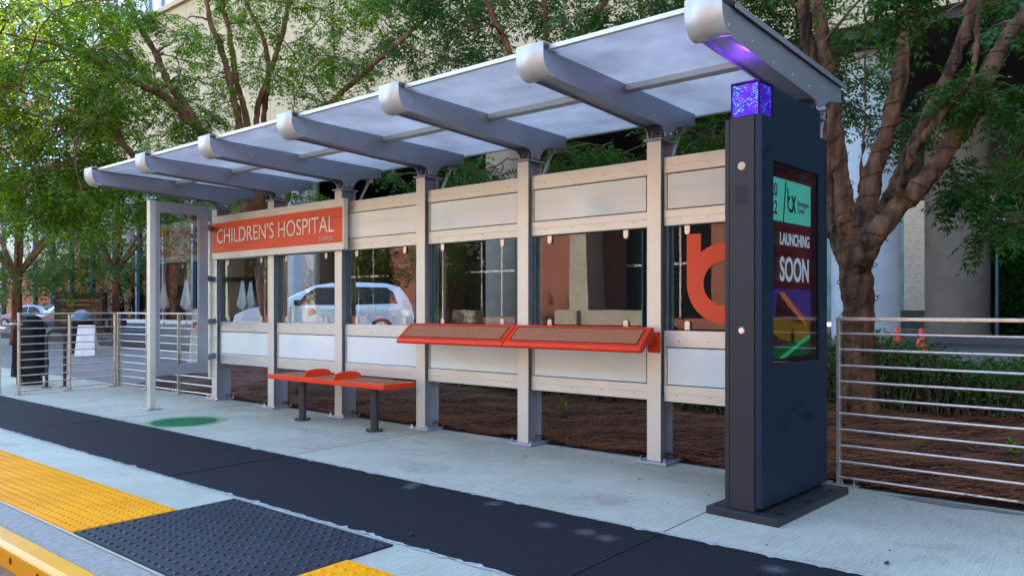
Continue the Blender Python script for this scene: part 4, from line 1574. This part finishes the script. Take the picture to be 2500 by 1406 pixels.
# ================================================================== TREES
def leaflet(mb, p, d, side, L_, W_):
    """pointed leaflet: 4-vertex blade"""
    a = p
    b = p + d * L_ * .42 + side * W_
    c = p + d * L_
    e = p + d * L_ * .42 - side * W_
    n = len(mb.v)
    mb.v += [tuple(a), tuple(b), tuple(c), tuple(e)]
    mb.f.append((n, n + 1, n + 2, n + 3)); mb.m.append(0)

def spray(mb, p, d, rng, L_=.24, pairs=5, ll=.075, lw=.012):
    d = d.normalized()
    up = Vector((0, 0, 1))
    s = d.cross(up)
    if s.length < .1: s = Vector((1, 0, 0))
    s.normalize()
    roll = rng.uniform(-.7, .7)
    s = (s * math.cos(roll) + d.cross(s) * math.sin(roll)).normalized()
    nrm = s.cross(d)
    for k in range(1, pairs + 1):
        t = k / pairs
        q = p + d * L_ * t + Vector((0, 0, -1)) * L_ * .3 * t * t
        dd = (d + Vector((0, 0, -.6 * t))).normalized()
        for sg_ in (-1, 1):
            ld = (s * sg_ * .85 + dd * .55 + Vector((0, 0, rng.uniform(-.45, .0)))).normalized()
            l2 = ll * rng.uniform(.8, 1.15) * (1 - .25 * abs(t - .5))
            sd = ld.cross(nrm + Vector((rng.uniform(-.4, .4), rng.uniform(-.4, .4), 0))).normalized()
            leaflet(mb, q, ld, sd, l2, lw)
    q = p + d * L_ + Vector((0, 0, -1)) * L_ * .3
    leaflet(mb, q, (d + Vector((0, 0, -.8))).normalized(), s, ll, lw)

def knobbly(pts, rad, rng, sub=4, amp=.012):
    """subdivide a limb with small wander (Catmull-Rom)"""
    P = [Vector(p) for p in pts]
    out, ro = [], []
    for i in range(len(P) - 1):
        p0 = P[max(i - 1, 0)]; p1 = P[i]; p2 = P[i + 1]; p3 = P[min(i + 2, len(P) - 1)]
        for k in range(sub):
            t = k / sub
            q = .5 * ((2 * p1) + (p2 - p0) * t + (2 * p0 - 5 * p1 + 4 * p2 - p3) * t * t + (3 * p1 - p0 - 3 * p2 + p3) * t ** 3)
            out.append(q + Vector([rng.uniform(-amp, amp) for _ in range(3)]))
            ro.append((rad[i] + (rad[i + 1] - rad[i]) * t) * rng.uniform(.94, 1.07))
    out.append(P[-1]); ro.append(rad[-1])
    return out, ro

def tree(label, base, limbs, clusters, leafm, barkm, seed, n_sub=6, n_spray=5, ll=.084, lw=.012, group=None, pairs=5, voxel=0):
    """limbs: list of (points, radii); clusters: list of (point, radius)"""
    rng = random.Random(seed)
    t = thing('tree', label, 'tree', base, 0, group)
    inv = Vector(base)
    g = MB(); tw_ = MB(); lf_ = MB()
    nodes = []
    for k, (pts, rad) in enumerate(limbs):
        P, r_ = knobbly(pts, rad, rng)
        g.tube([p - inv for p in P], r_, 12 if max(r_) > .05 else 7)
        for p, rr_ in zip(P, r_):
            if rr_ < .09 or k: nodes.append((p, rr_))
    nodes = nodes or [(Vector(limbs[0][0][-1]), .05)]
    for c, r in clusters:
        c = Vector(c)
        nb, nr = min(nodes, key=lambda q: (q[0] - c).length + (.6 if q[0].z > c.z + .3 else 0))
        mid = (nb + c) / 2 + Vector((rng.uniform(-.1, .1), rng.uniform(-.1, .1), .08 * (c - nb).length))
        if (c - nb).length > .1:
            P, r_ = knobbly([nb, mid, c], [min(nr * .6, .022), .012, .007], rng, 4, .015)
            tw_.tube([p - inv for p in P], r_, 5, cap=False)
            nodes += [(p, .01) for p in P[3:]]
        for k in range(n_sub):
            d = Vector((rng.gauss(0, 1), rng.gauss(0, 1), rng.gauss(0, .7))).normalized()
            e = c + Vector((d.x * r, d.y * r, d.z * r * .75)) * rng.uniform(.5, 1)
            e.z -= .1 * r
            m2 = (c + e) / 2 + Vector((0, 0, .04))
            tw_.tube([c - inv, m2 - inv, e - inv], [.006, .004, .0025], 4, cap=False)
            for s_ in range(n_spray):
                tt = (s_ + 1) / n_spray
                q = (c.lerp(m2, tt * 2) if tt < .5 else m2.lerp(e, tt * 2 - 1)) - inv
                dd = (d + Vector((rng.uniform(-1, 1), rng.uniform(-1, 1), rng.uniform(-.8, .3)))).normalized()
                spray(lf_, q, dd, rng, .24 * rng.uniform(.8, 1.2) * (ll / .075), pairs, ll * rng.uniform(.85, 1.2), lw)
    tr = g.build('trunk', barkm, t, smooth=True)
    if voxel:
        md = tr.modifiers.new('blend', 'REMESH'); md.mode = 'VOXEL'; md.voxel_size = voxel; md.use_smooth_shade = True
        md = tr.modifiers.new('soft', 'SMOOTH'); md.iterations = 6; md.factor = .6
        tx = bpy.data.textures.new('bark_lumps', 'CLOUDS'); tx.noise_scale = .12; tx.noise_depth = 3
        md = tr.modifiers.new('lumps', 'DISPLACE'); md.texture = tx; md.strength = .05; md.mid_level = .5
    tw_.build('twigs', M['twig'], t)
    lf_.build('crown', leafm, t)
    return t

def fill(rng, px0, px1, py0, py1, d0, d1, n, r0=.35, r1=.6):
    return [(D(rng.uniform(px0, px1), rng.uniform(py0, py1), rng.uniform(d0, d1)), rng.uniform(r0, r1)) for _ in range(n)]

# --- left multi-stem tree
rb = random.Random(21)
base = D(668, 919, 13.5); base.z = 0
T = lambda l, d=13.3: [D(a, b, (c[0] if c else d)) for a, b, *c in l]
limbs = [([base, *T([(660, 800), (640, 660), (622, 560, 13.2)])], [.17, .15, .14, .13]),
  (T([(622, 560), (598, 470), (584, 308), (560, 200), (540, 120), (516, 60), (504, 0), (480, -120)], 13.1), [.085, .08, .07, .06, .055, .05, .045, .03]),
  (T([(625, 560), (618, 470), (604, 304), (576, 192), (560, 80), (540, 0), (535, -120)], 13.4), [.085, .07, .065, .055, .05, .045, .03]),
  (T([(628, 560), (632, 470), (624, 296), (648, 208), (680, 120), (708, 0), (740, -120)], 13.7), [.08, .07, .06, .055, .05, .045, .03]),
  (T([(630, 570), (640, 470), (644, 288), (656, 160), (636, 80), (600, 0), (590, -100)], 13.9), [.08, .07, .055, .05, .045, .04, .03]),
  (T([(622, 580), (560, 420), (488, 320, 12.6), (420, 252, 12.3), (360, 216, 12), (280, 176, 11.8), (160, 120, 11.6), (0, 80, 11.4), (-90, 60, 11)], 13), [.1, .09, .085, .07, .05, .045, .035, .025, .015]),
  (T([(488, 322, 12.6), (455, 262, 12.7), (410, 200, 12.8), (380, 132, 12.9), (340, 60, 13), (312, 0, 13), (290, -100, 13)]), [.075, .07, .062, .055, .05, .045, .03]),
  (T([(424, 255, 12.3), (328, 152, 12.6), (260, 48, 12.8), (228, 0, 13), (190, -100, 13)]), [.055, .05, .045, .04, .03]),
  (T([(630, 640, 13), (560, 600, 12.4), (500, 560, 12), (440, 500, 11.6), (380, 440, 11.4), (320, 376, 11.3), (270, 290, 11.3), (215, 220, 11.4), (165, 145, 11.5), (100, 60, 11.6)]), [.09, .085, .08, .07, .062, .052, .045, .038, .03, .02]),
  (T([(320, 376, 11.3), (230, 300, 11), (100, 240, 10.8), (0, 212, 10.5), (-80, 200, 10.4)]), [.04, .034, .028, .022, .015]),
  (T([(640, 600, 13.6), (700, 480, 13.2), (745, 330, 12.8), (816, 244, 12.4), (900, 168, 12), (1000, 80, 11.6), (1080, 0, 11.4), (1150, -100, 11)]), [.07, .065, .06, .05, .042, .035, .03, .02]),
]
cl = fill(rb, -80, 330, -60, 330, 10, 13.5, 105) + fill(rb, 380, 560, 150, 330, 12, 14, 9, .25, .4) + fill(rb, -60, 250, 250, 520, 9.8, 12.5, 46, .3, .5) + fill(rb, 200, 520, 360, 480, 10.8, 12.4, 16, .25, .4) + fill(rb, 230, 560, -80, 330, 11.5, 14, 34, .3, .5) \
   + fill(rb, 540, 1040, -100, 200, 11.5, 14.5, 60) + fill(rb, 680, 900, 100, 300, 12, 14, 9, .25, .4) + fill(rb, 120, 400, 470, 560, 10.8, 12, 11, .22, .32) + fill(rb, 700, 760, 470, 500, 13, 14, 3, .25, .35) + fill(rb, 555, 600, 470, 520, 14.5, 15, 2, .25, .35)
tree('multi-stemmed tree rising behind the left end of the shelter roof', tuple(base), limbs, cl, M['leafA'], M['bark'], 1, voxel=.02)
# --- middle tree behind the roof
base = D(1291, 900, 10.0); base.z = 0
limbs = [([base, *T([(1291, 700), (1292, 480), (1300, 330)], 10)], [.085, .075, .07, .065]),
  (T([(1300, 340), (1250, 150), (1200, 30), (1150, -100)], 10.2), [.05, .045, .035, .02]),
  (T([(1300, 330), (1400, 120), (1480, 0), (1540, -120)], 10.2), [.05, .045, .035, .02]),
  (T([(1300, 335), (1330, 120), (1330, -60), (1340, -140)], 10.6), [.05, .04, .03, .02])]
cl = fill(rb, 980, 1750, -160, 90, 9.5, 13.5, 100) + fill(rb, 940, 1250, 60, 170, 10.5, 13, 14, .3, .45) + fill(rb, 900, 1240, 390, 450, 10.5, 12.5, 8, .25, .35) + fill(rb, 1330, 1560, 340, 420, 10.5, 12.5, 10, .25, .4) + fill(rb, 1600, 1770, 290, 380, 10, 12, 8, .25, .4) + fill(rb, 1600, 1760, -40, 60, 10, 12, 8)
tree('slender tree with dense dark crown behind the middle of the shelter roof', tuple(base), limbs, cl, M['leafD'], M['bark'], 2)
# --- right tree, wrapped in light strings
base = D(2097, 1035, 8.1); base.z = 0
d8 = 8.1
trunk_pts = [base + Vector((0, 0, -.02)), base + Vector((0, 0, .12)), *T([(2096, 900), (2094, 780), (2092, 690), (2086, 620), (2086, 565), (2092, 520)], d8)]
LD = {
 'a': (T([(2090, 680, 8.1), (2066, 560), (2058, 448), (2042, 349), (2034, 264), (2019, 164), (2000, 50), (1990, -60), (1980, -200)], 8.05), [.1, .13, .1, .088, .085, .082, .08, .07, .05]),
 'b': (T([(2088, 670, 8.12), (2030, 510), (2020, 350), (1975, 125), (1960, 0), (1940, -160)], 8.25), [.1, .1, .085, .075, .07, .05]),
 'c': (T([(2092, 680, 8.1), (2108, 560), (2116, 490), (2149, 373), (2184, 249), (2204, 125), (2219, 50), (2226, -60), (2235, -200)], 7.95), [.1, .13, .12, .1, .095, .088, .08, .07, .05]),
 'd': (T([(2096, 680, 8.12), (2140, 545), (2179, 473), (2224, 373), (2278, 259), (2323, 164), (2358, 65), (2378, -40), (2400, -160)], 8.3), [.09, .1, .09, .085, .08, .075, .065, .06, .04]),
 'e': (T([(2094, 690, 8.1), (2128, 590), (2199, 498), (2273, 423), (2348, 299), (2418, 164), (2463, 90), (2520, 10), (2600, -100)], 7.8), [.1, .14, .128, .115, .105, .095, .09, .08, .05]),
 'f': (T([(2185, 510, 7.8), (2224, 380), (2250, 338), (2323, 254), (2368, 195), (2385, 60), (2395, -80)], 7.5), [.05, .055, .05, .045, .035, .028, .02]),
 'g': (T([(2098, 470), (2104, 380), (2110, 299), (2114, 100), (2106, -50)], 8.0), [.025, .022, .02, .018, .01]),
 'h': (T([(2090, 700, 8.12), (2045, 590), (2015, 540), (1985, 480), (1960, 400)], 8.4), [.1, .1, .08, .07, .05]),
}
LD = {k_: (p_, [q_ * .86 for q_ in r_]) for k_, (p_, r_) in LD.items()}
limbs = [(trunk_pts, [.25, .18, .16, .16, .165, .175, .17, .1])] + list(LD.values())
cl = fill(rb, 1740, 2030, -120, 170, 8.8, 11, 44, .3, .5) + fill(rb, 2030, 2170, 110, 330, 8.8, 10.5, 12, .2, .3) + fill(rb, 2090, 2240, -100, 60, 6.2, 7.2, 9, .2, .3) \
   + fill(rb, 2270, 2440, 190, 290, 7, 7.8, 7, .16, .24) + fill(rb, 2300, 2420, 400, 500, 7.8, 8.4, 6, .14, .22) + fill(rb, 2400, 2540, 430, 600, 8, 9.5, 9, .2, .3) + fill(rb, 2180, 2260, 290, 380, 8.6, 9.5, 4, .15, .25) \
   + fill(rb, 2440, 2560, 250, 420, 8.5, 10, 6, .2, .3) + fill(rb, 2400, 2560, -150, 80, 8, 10, 8, .2, .35) + fill(rb, 1900, 2040, 150, 260, 9.5, 11, 6, .25, .35)
tr = tree('thick-trunked tree wrapped in black light cable, right of the kiosk', tuple(base), limbs, cl, M['leafD'], M['bark2'], 3, n_spray=4, ll=.08, lw=.0125, voxel=.014)
# light cable spiralling round trunk and limbs
g = MB()
def spiral(pts, rad, turns, rng, lo=0):
    P, r_ = knobbly(pts, rad, random.Random(5), 6, .0)
    out = []
    n = len(P) - 1
    N_ = int(turns * 12)
    for k in range(N_ + 1):
        s_ = k / N_ * n
        i = min(int(s_), n - 1); f_ = s_ - i
        c = P[i].lerp(P[i + 1], f_); rr_ = r_[i] + (r_[i + 1] - r_[i]) * f_
        ax = (P[i + 1] - P[i]).normalized()
        a = ax.cross(Vector((0, 1, .1))).normalized(); b_ = ax.cross(a)
        th = 2 * PI * turns * k / N_ + rng.uniform(-.15, .15)
        out.append(c + (a * math.cos(th) + b_ * math.sin(th)) * (rr_ * 1.06 + .004) - base)
    g.tube(out, .0042, 5)
    for k in range(4, len(out), 9):
        c = P[min(int(k / N_ * n), n)] - base
        dd = (out[k] - c).normalized()
        g.tube([out[k], out[k] + dd * .025 + Vector((0, 0, .012))], [.005, .004], 5)
rg = random.Random(6)
for key, tn in (('a', 11), ('c', 15), ('d', 11), ('e', 15), ('b', 8)):
    spiral(LD[key][0][1:], LD[key][1][1:], tn, rg)
spiral(trunk_pts[1:-1], [.195, .18, .178, .18, .19, .185], 5, rg)
g.build('light_cable', M['wire'], tr)
g = MB()
kp = D(2057, 537, 7.86) - base
g.tube([kp, kp + Vector((.02, -.03, 0))], [.05, .035], 14)
g.build('knot_scar', M['bark'], tr)

# --- trees further left
def far_tree(label, x, y, h, r, seed, leafm, n, trunk=.18, zc=None, ll=.16):
    rng = random.Random(seed)
    base = Vector((x, y, 0))
    limbs = [([base, base + Vector((.1, 0, h * .25)), base + Vector((0, .1, h * .5)), base + Vector((.2, 0, h * .8))], [trunk, trunk * .8, trunk * .6, trunk * .2])]
    for k in range(6):
        a = k * 1.05 + rng.uniform(-.3, .3)
        limbs.append(([base + Vector((0, 0, h * .3)), base + Vector((math.cos(a) * r * .4, math.sin(a) * r * .4, h * .5)), base + Vector((math.cos(a) * r * .8, math.sin(a) * r * .8, h * .7))], [trunk * .5, trunk * .35, trunk * .12]))
    cl = []
    zc_ = zc or h * .62
    for k in range(n):
        d = Vector((rng.gauss(0, 1), rng.gauss(0, 1), rng.gauss(0, 1))).normalized() * rng.uniform(.35, 1) ** .5
        cl.append((base + Vector((d.x * r, d.y * r, zc_ + d.z * (h - zc_))), rng.uniform(.5, .9)))
    return tree(label, (x, y, 0), limbs, cl, leafm, M['bark'], seed, n_sub=5, n_spray=3, ll=ll, lw=.03, pairs=4)
far_tree('sunlit yellow-green tree at the left edge beyond the plaza', -19.5, 3.9, 7.5, 3.0, 31, M['leafS'], 90, zc=4.3)
far_tree('dark tree standing before the glass wall left of the monument', -24.0, 9.0, 9, 3.4, 32, M['leafD'], 90, zc=5.3)
far_tree('green tree far behind the parked cars', -60.0, 12.5, 9, 4, 33, M['leafS'], 60, zc=4.5, ll=.25)
far_tree('pale green tree far behind, left of the parked cars', -72.0, 14.0, 10, 5, 34, M['leafS'], 60, zc=4.5, ll=.25)
far_tree('unseen tree added beyond the right edge to darken the kiosk screen reflection', 12.8, 9.5, 8, 2.8, 35, M['leafD'], 70, zc=4.2, ll=.12)  # extra tree out of view, added for a darker screen reflection
# across the street: crape myrtles, one group
def myrtle(x, y, h, r, seed, label):
    rng = random.Random(seed)
    base = Vector((x, y, -.05))
    limbs = []
    for k in range(5):
        a = k * 1.25
        limbs.append(([base, base + Vector((math.cos(a) * .25, math.sin(a) * .25, h * .35)), base + Vector((math.cos(a) * r * .6, math.sin(a) * r * .6, h * .75))], [.05, .04, .015]))
    cl = []
    for k in range(34):
        d = Vector((rng.gauss(0, 1), rng.gauss(0, 1), rng.gauss(0, 1))).normalized() * rng.uniform(.3, 1) ** .5
        cl.append((base + Vector((d.x * r, d.y * r, h * .66 + d.z * h * .33)), rng.uniform(.3, .55)))
    t = tree(label, tuple(base), limbs, cl, M['leafS'], M['bark'], seed, 5, 3, .12, .025, 'crape myrtles across the street', 4)
    g = MB()
    for k in range(26):
        d = Vector((rng.gauss(0, 1), rng.gauss(0, 1), abs(rng.gauss(0, 1)))).normalized()
        c = Vector((d.x * r, d.y * r, h * .66 + d.z * h * .36))
        for q in range(26):
            leaflet(g, c + Vector([rng.uniform(-.1, .1), rng.uniform(-.1, .1), rng.uniform(-.16, .2)]), Vector([rng.uniform(-1, 1) for _ in range(3)]).normalized(), Vector([rng.uniform(-1, 1) for _ in range(3)]).normalized(), .06, .03)
    g.build('flowers', M['flower'], t)
myrtle(-14.5, -14.8, 4.2, 1.3, 41, 'white-flowering crape myrtle across the street, behind the van in the reflections')
myrtle(-10.8, -15.4, 4.4, 1.35, 42, 'white-flowering crape myrtle across the street, reflected in the fourth window')
myrtle(-20.5, -15.0, 4.2, 1.4, 43, 'white-flowering crape myrtle across the street, leftmost of the three near ones')
for k, (x, y) in enumerate(((-40, -16), (-60, -16), (-82, -16), (-105, -16))):
    far_tree(['street tree across the road opposite the glass wall, nearest', 'street tree across the road opposite the glass wall, second', 'street tree across the road opposite the glass wall, third', 'street tree across the road opposite the glass wall, farthest'][k],
             x, y, 9, 4, 50 + k, M['leafS'], 50, zc=5.5, ll=.25)

# ================================================================== HEDGES
def hedge(label, x0, x1, y0, y1, h, n, seed, leafm=M['leafH'], ls=.05):
    rng = random.Random(seed)
    t = thing('hedge', label, 'hedge', ((x0 + x1) / 2, (y0 + y1) / 2, 0))
    cx, cy = (x0 + x1) / 2, (y0 + y1) / 2
    lf_ = MB(); st_ = MB()
    for k in range(n // 14):
        x = rng.uniform(x0, x1); y = rng.uniform(y0, y1)
        hh = h * (.72 + .2 * math.sin(x * 2.3 + y) + rng.uniform(-.1, .2))
        tip = Vector((x + rng.uniform(-.15, .15) - cx, y + rng.uniform(-.15, .15) - cy, hh))
        b_ = Vector((x - cx, y - cy, .03))
        st_.tube([b_, (b_ + tip) / 2 + Vector((rng.uniform(-.05, .05), 0, 0)), tip], [.006, .004, .002], 4, cap=False)
        for q in range(14):
            tt = rng.random() ** .6
            p = b_.lerp(tip, tt) + Vector([rng.gauss(0, .06), rng.gauss(0, .06), rng.gauss(0, .03)])
            if p.z < .06: p.z = .06 + rng.uniform(0, .1)
            d = Vector((rng.uniform(-1, 1), rng.uniform(-1, 1), rng.uniform(-.2, .9))).normalized()
            sd = d.cross(Vector((rng.uniform(-1, 1), rng.uniform(-1, 1), 1))).normalized()
            L_ = ls * rng.uniform(.7, 1.2)
            n0 = len(lf_.v)
            lf_.v += [tuple(p), tuple(p + d * L_ * .3 + sd * L_ * .3), tuple(p + d * L_ * .75 + sd * L_ * .27), tuple(p + d * L_), tuple(p + d * L_ * .75 - sd * L_ * .27), tuple(p + d * L_ * .3 - sd * L_ * .3)]
            lf_.f.append(tuple(range(n0, n0 + 6))); lf_.m.append(0)
    st_.build('stems', M['twig'], t)
    lf_.build('foliage', leafm, t)
hedge('low glossy dark green hedge behind the right railing', 6.4, 14.0, 4.1, 5.7, .84, 56000, 61)
hedge('low dark hedge behind the shelter, glimpsed under its panels', .6, 6.3, 2.55, 4.2, .5, 30000, 62)
for k, (x, y, lb) in enumerate(((7.1, 1.9, 'small seedling in the pine straw left of the tree trunk'), (8.75, 1.35, 'small bright green seedling in the pine straw behind the right railing'),
                               (4.55, 1.6, 'small seedling in the pine straw under the fifth shelter bay'), (2.7, 1.3, 'small seedling in the pine straw under the fourth shelter bay'), (6.6, 1.9, 'leafy sprout in the pine straw beside the last shelter post'))):
    rng = random.Random(70 + k)
    g = MB()
    for q in range(16):
        a = rng.uniform(0, 2 * PI)
        leaflet(g, Vector((0, 0, .02)) + Vector((rng.gauss(0, .02), rng.gauss(0, .02), rng.uniform(.0, .1))), Vector((math.cos(a), math.sin(a), .8)).normalized(), Vector((-math.sin(a), math.cos(a), 0)), .07, .014)
    g.tube([(0, 0, -.05), (0, 0, .12)], .003, 5)
    o = g.build('seedling', M['leafA'])
    o.location = (x, y, bed_h(x, y) + .02)
    tag(o, lb, 'seedling', 'seedlings in the pine straw')
# dark evergreen at right
rng = random.Random(80)
p = D(2490, 740, 27); bx_ = (p.x, p.y, 0.001)
t = thing('evergreen_shrub', 'large dark evergreen shrub at the right edge behind the drive', 'shrub', bx_)
lf_ = MB()
for k in range(26000):
    z = rng.uniform(.1, 5.2)
    r = 1.35 * (1 - (z / 5.6) ** 2) ** .5 * rng.uniform(.6, 1.08)
    a = rng.uniform(0, 2 * PI)
    leaflet(lf_, Vector((r * math.cos(a), r * math.sin(a), z)), Vector((math.cos(a), math.sin(a), rng.uniform(-.3, .8))).normalized(), Vector((-math.sin(a), math.cos(a), rng.uniform(-.5, .5))).normalized(), .22, .05)
MB().lathe([(.1, 0), (.7, .5), (1.0, 1.5), (.95, 3), (.6, 4.4), (.1, 5)], n=16).build('shade_core', mat('shaded_foliage', (.004, .012, .004), .9), t)  # near-black solid standing in for shade between the leaves
lf_.build('foliage', M['leafH'], t)
# lamp post at right
p = D(2434, 752, 26)
t = thing('lamp_post', 'dark lamp post with flat pale head at the right, behind the hedge', 'lamp post', (p.x, p.y, .27))
MB().lathe([(.07, 0), (.05, 3.9)], n=10).build('pole', M['mull'], t)
MB().box(-.5, .3, -.12, .12, 3.91, 4.02).build('lamp_head', M['towerwhite'], t, bevel=.02)

# ================================================================== PLAZA OBJECTS
def cone(p, rz, label, tilt=0):
    t = thing('traffic_cone', label, 'traffic cone', p, rz, 'traffic cones behind the hedge')
    g = MB().lathe([(.17, .03), (.155, .05), (.035, .7), (.03, .71)], n=20)
    smooth_angle(g.build('cone_body', M['cone'], t))
    MB().box(-.19, .19, -.19, .19, 0, .03).build('cone_base', M['cone'], t, bevel=.01)
p = D(2190, 860, 20.2); cone((p.x, p.y, 0), 0, 'orange traffic cone nearer the tree trunk, left of the two')
p = D(2249, 858, 19.3); cone((p.x, p.y, 0), .4, 'orange traffic cone in front of the tan column, right of the two')
# trash can
p = D(200, 862, 20.7)
t = thing('trash_can', 'black mesh trash can with domed lid beyond the left railing', 'trash can', (p.x, p.y, 0))
g = MB()
for k in range(36):
    for s_ in (-1, 1):
        pts = []
        for q in range(7):
            a = 2 * PI * k / 36 + s_ * q * .16
            pts.append((.27 * math.cos(a), .27 * math.sin(a), .12 + q * .125))
        g.tube(pts, .006, 4, cap=False)
g.build('mesh_body', M['mesh'], t)
MB().lathe([(.24, .03), (.24, .86)], n=20).build('liner', M['black'], t)
g = MB().lathe([(.29, .87), (.29, .93), (.27, 1.0), (.2, 1.1), (.1, 1.15), (.02, 1.17)], n=24)
smooth_angle(g.build('domed_lid', M['mull'], t))
MB().lathe([(.28, 0), (.28, .04)], n=24).build('base_ring', M['mesh'], t)
# watch curb sign
p = D(212, 868, 19.6)
t = thing('sandwich_sign', 'small white caution sign reading Watch Curb in front of the trash can', 'sign', (p.x, p.y, 0), YAW + R(10))
g = MB()
g.prism([(-.24, -.17, 0), (.24, -.17, 0), (.2, -.03, .78), (-.2, -.03, .78)], (0, .02, 0))
g.prism([(-.24, .15, 0), (.24, .15, 0), (.2, .0, .78), (-.2, .0, .78)], (0, .02, 0))
g.build('board', M['whitepaint'], t)
mtx = frame_mtx((-.2, -.142, .1), (1, 0, 0), (0, .17, .98))
MB().prism([mtx @ Vector(v) for v in ((.0, .46, .001), (.39, .46, .001), (.37, .6, .001), (.02, .6, .001))], mtx.to_3x3() @ Vector((0, 0, .004))).build('red_band', M['signred'], t)
text('lettering', 'Caution', .12, M['whitepaint'], t, mtx @ Matrix.Translation((.03, .49, .008)), .001, .8)
text('lettering', 'Watch', .15, M['textblack'], t, mtx @ Matrix.Translation((.03, .26, .006)), .001, .8, offset=.003)
text('lettering', 'Curb', .15, M['textblack'], t, mtx @ Matrix.Translation((.06, .1, .006)), .001, .8, offset=.003)
# tall white sign near the shelter
p = D(492, 893, 15.5)
t = thing('sandwich_sign', 'tall white sign with red no-entry disc behind the display panel', 'sign', (p.x, p.y, 0), YAW + R(15))
g = MB().prism([(-.25, -.1, 0), (.25, -.1, 0), (.16, 0, 1.2), (-.16, 0, 1.2)], (0, .03, 0))
g.build('board', M['whitepaint'], t)
mtx = frame_mtx((0, -.104, 0), (1, 0, 0), (0, .0835, .9965))
MB().poly([mtx @ Vector((-.06 + .1 * math.cos(k * PI / 12), .85 + .1 * math.sin(k * PI / 12), .002)) for k in range(24)]).build('red_disc', M['signred'], t)
MB().poly([mtx @ Vector(v) for v in ((-.12, .83, .004), (0, .83, .004), (0, .87, .004), (-.12, .87, .004))]).build('white_bar', M['whitepaint'], t)
text('lettering', 'AT', .13, M['textblack'], t, mtx @ Matrix.Translation((.05, .6, .004)), .001, .9, offset=.004)
# monument
p = D(192, 800, 30.5)
t = thing('monument', 'black granite monument with gold lettering on the terrace', 'monument', (p.x, p.y, .25), YAW + R(18) + R(28) * 0 + R(2))
MB().box(-.95, .95, -.1, 1.35, 0, .12).build('plinth', M['granite2'], t)
mo = MB().box(-.86, .86, 0, 1.25, .121, 1.62)
ob = mo.build('stone', [M['granite'], M['granite2']], t, bevel=.01)
for pl_ in ob.data.polygons:
    if pl_.normal.x < -.9: pl_.material_index = 1
mtx = frame_mtx((0, -.003, 0), (1, 0, 0), (0, 0, 1))
def mtext(s, size, x, z): text('lettering', s, size, M['gold'], t, frame_mtx((x, -.004, z), (1, 0, 0), (0, 0, 1)), .001, .95, 'CENTER', offset=.002)
mtext("CRIPPLED CHILDREN'S CLINIC", .12, 0, 1.24)
mtext('AND HOSPITAL', .12, 0, 1.06)
text('lettering', 'HILLMAN', .11, M['gold'], t, frame_mtx((-.864, .62, 1.14), (0, -1, 0), (0, 0, 1)), .001, .95, 'CENTER', offset=.002) if False else None
g = MB()
rg = random.Random(9)
for z in (.9, .78, .62, .5, .38):
    x = -.6
    while x < .6:
        w_ = rg.uniform(.03, .1)
        g.box(x, x + w_, -.004, -.001, z, z + .025); x += w_ + .03
g.build('small_inscription', M['gold'], t)
g = MB()
for z in (1.2, 1.08, .86, .7, .5, .4):
    y = .2
    while y < 1.05:
        w_ = rg.uniform(.06, .14)
        g.box(-.864, -.861, y, y + w_, z, z + (.08 if z > 1 else .03)); y += w_ + .03
g.build('side_inscription', M['gold'], t)
bu = thing('bust', 'small green bronze bust on top of the granite monument', 'bust', (p.x, p.y + .35, 1.87))
smooth_angle(MB().lathe([(.16, 0), (.13, .1), (.1, .16), (.06, .2), (.055, .25), (.09, .29), (.125, .37), (.12, .45), (.07, .52), (.02, .54)], n=20).build('head_and_shoulders', M['bronze'], bu))
# closed umbrellas
def umb(x, y, label):
    t = thing('closed_umbrella', label, 'umbrella', (x, y, .25), 0, 'closed white umbrellas by the glass wall')
    MB().lathe([(.025, 0), (.025, 1.9)], n=8).build('pole', M['mull'], t)
    g = MB()
    n = 24
    lv = [(.95, .13), (1.05, .17), (1.3, .12), (1.6, .07), (1.88, .03)]
    for z, r in lv:
        for k in range(n):
            a = 2 * PI * k / n
            q = r * (1 + .3 * math.cos(4 * a))
            g.v.append((q * math.cos(a), q * math.sin(a), z + .05 * math.cos(4 * a)))
    for i in range(len(lv) - 1):
        for k in range(n):
            g.f.append((i * n + k, i * n + (k + 1) % n, (i + 1) * n + (k + 1) % n, (i + 1) * n + k)); g.m.append(0)
    smooth_angle(g.build('canopy', M['canvas'], t))
for px, dd, lb in ((592, 26, 'closed white umbrella seen through the first shelter window, left of two'), (612, 27, 'closed white umbrella seen through the first shelter window, right of two'), (455, 25, 'closed white umbrella seen through the right of the display panel glass'), (400, 28, 'closed white umbrella seen through the left of the display panel glass')):
    p = D(px, 780, dd)
    umb(p.x, p.y, lb)
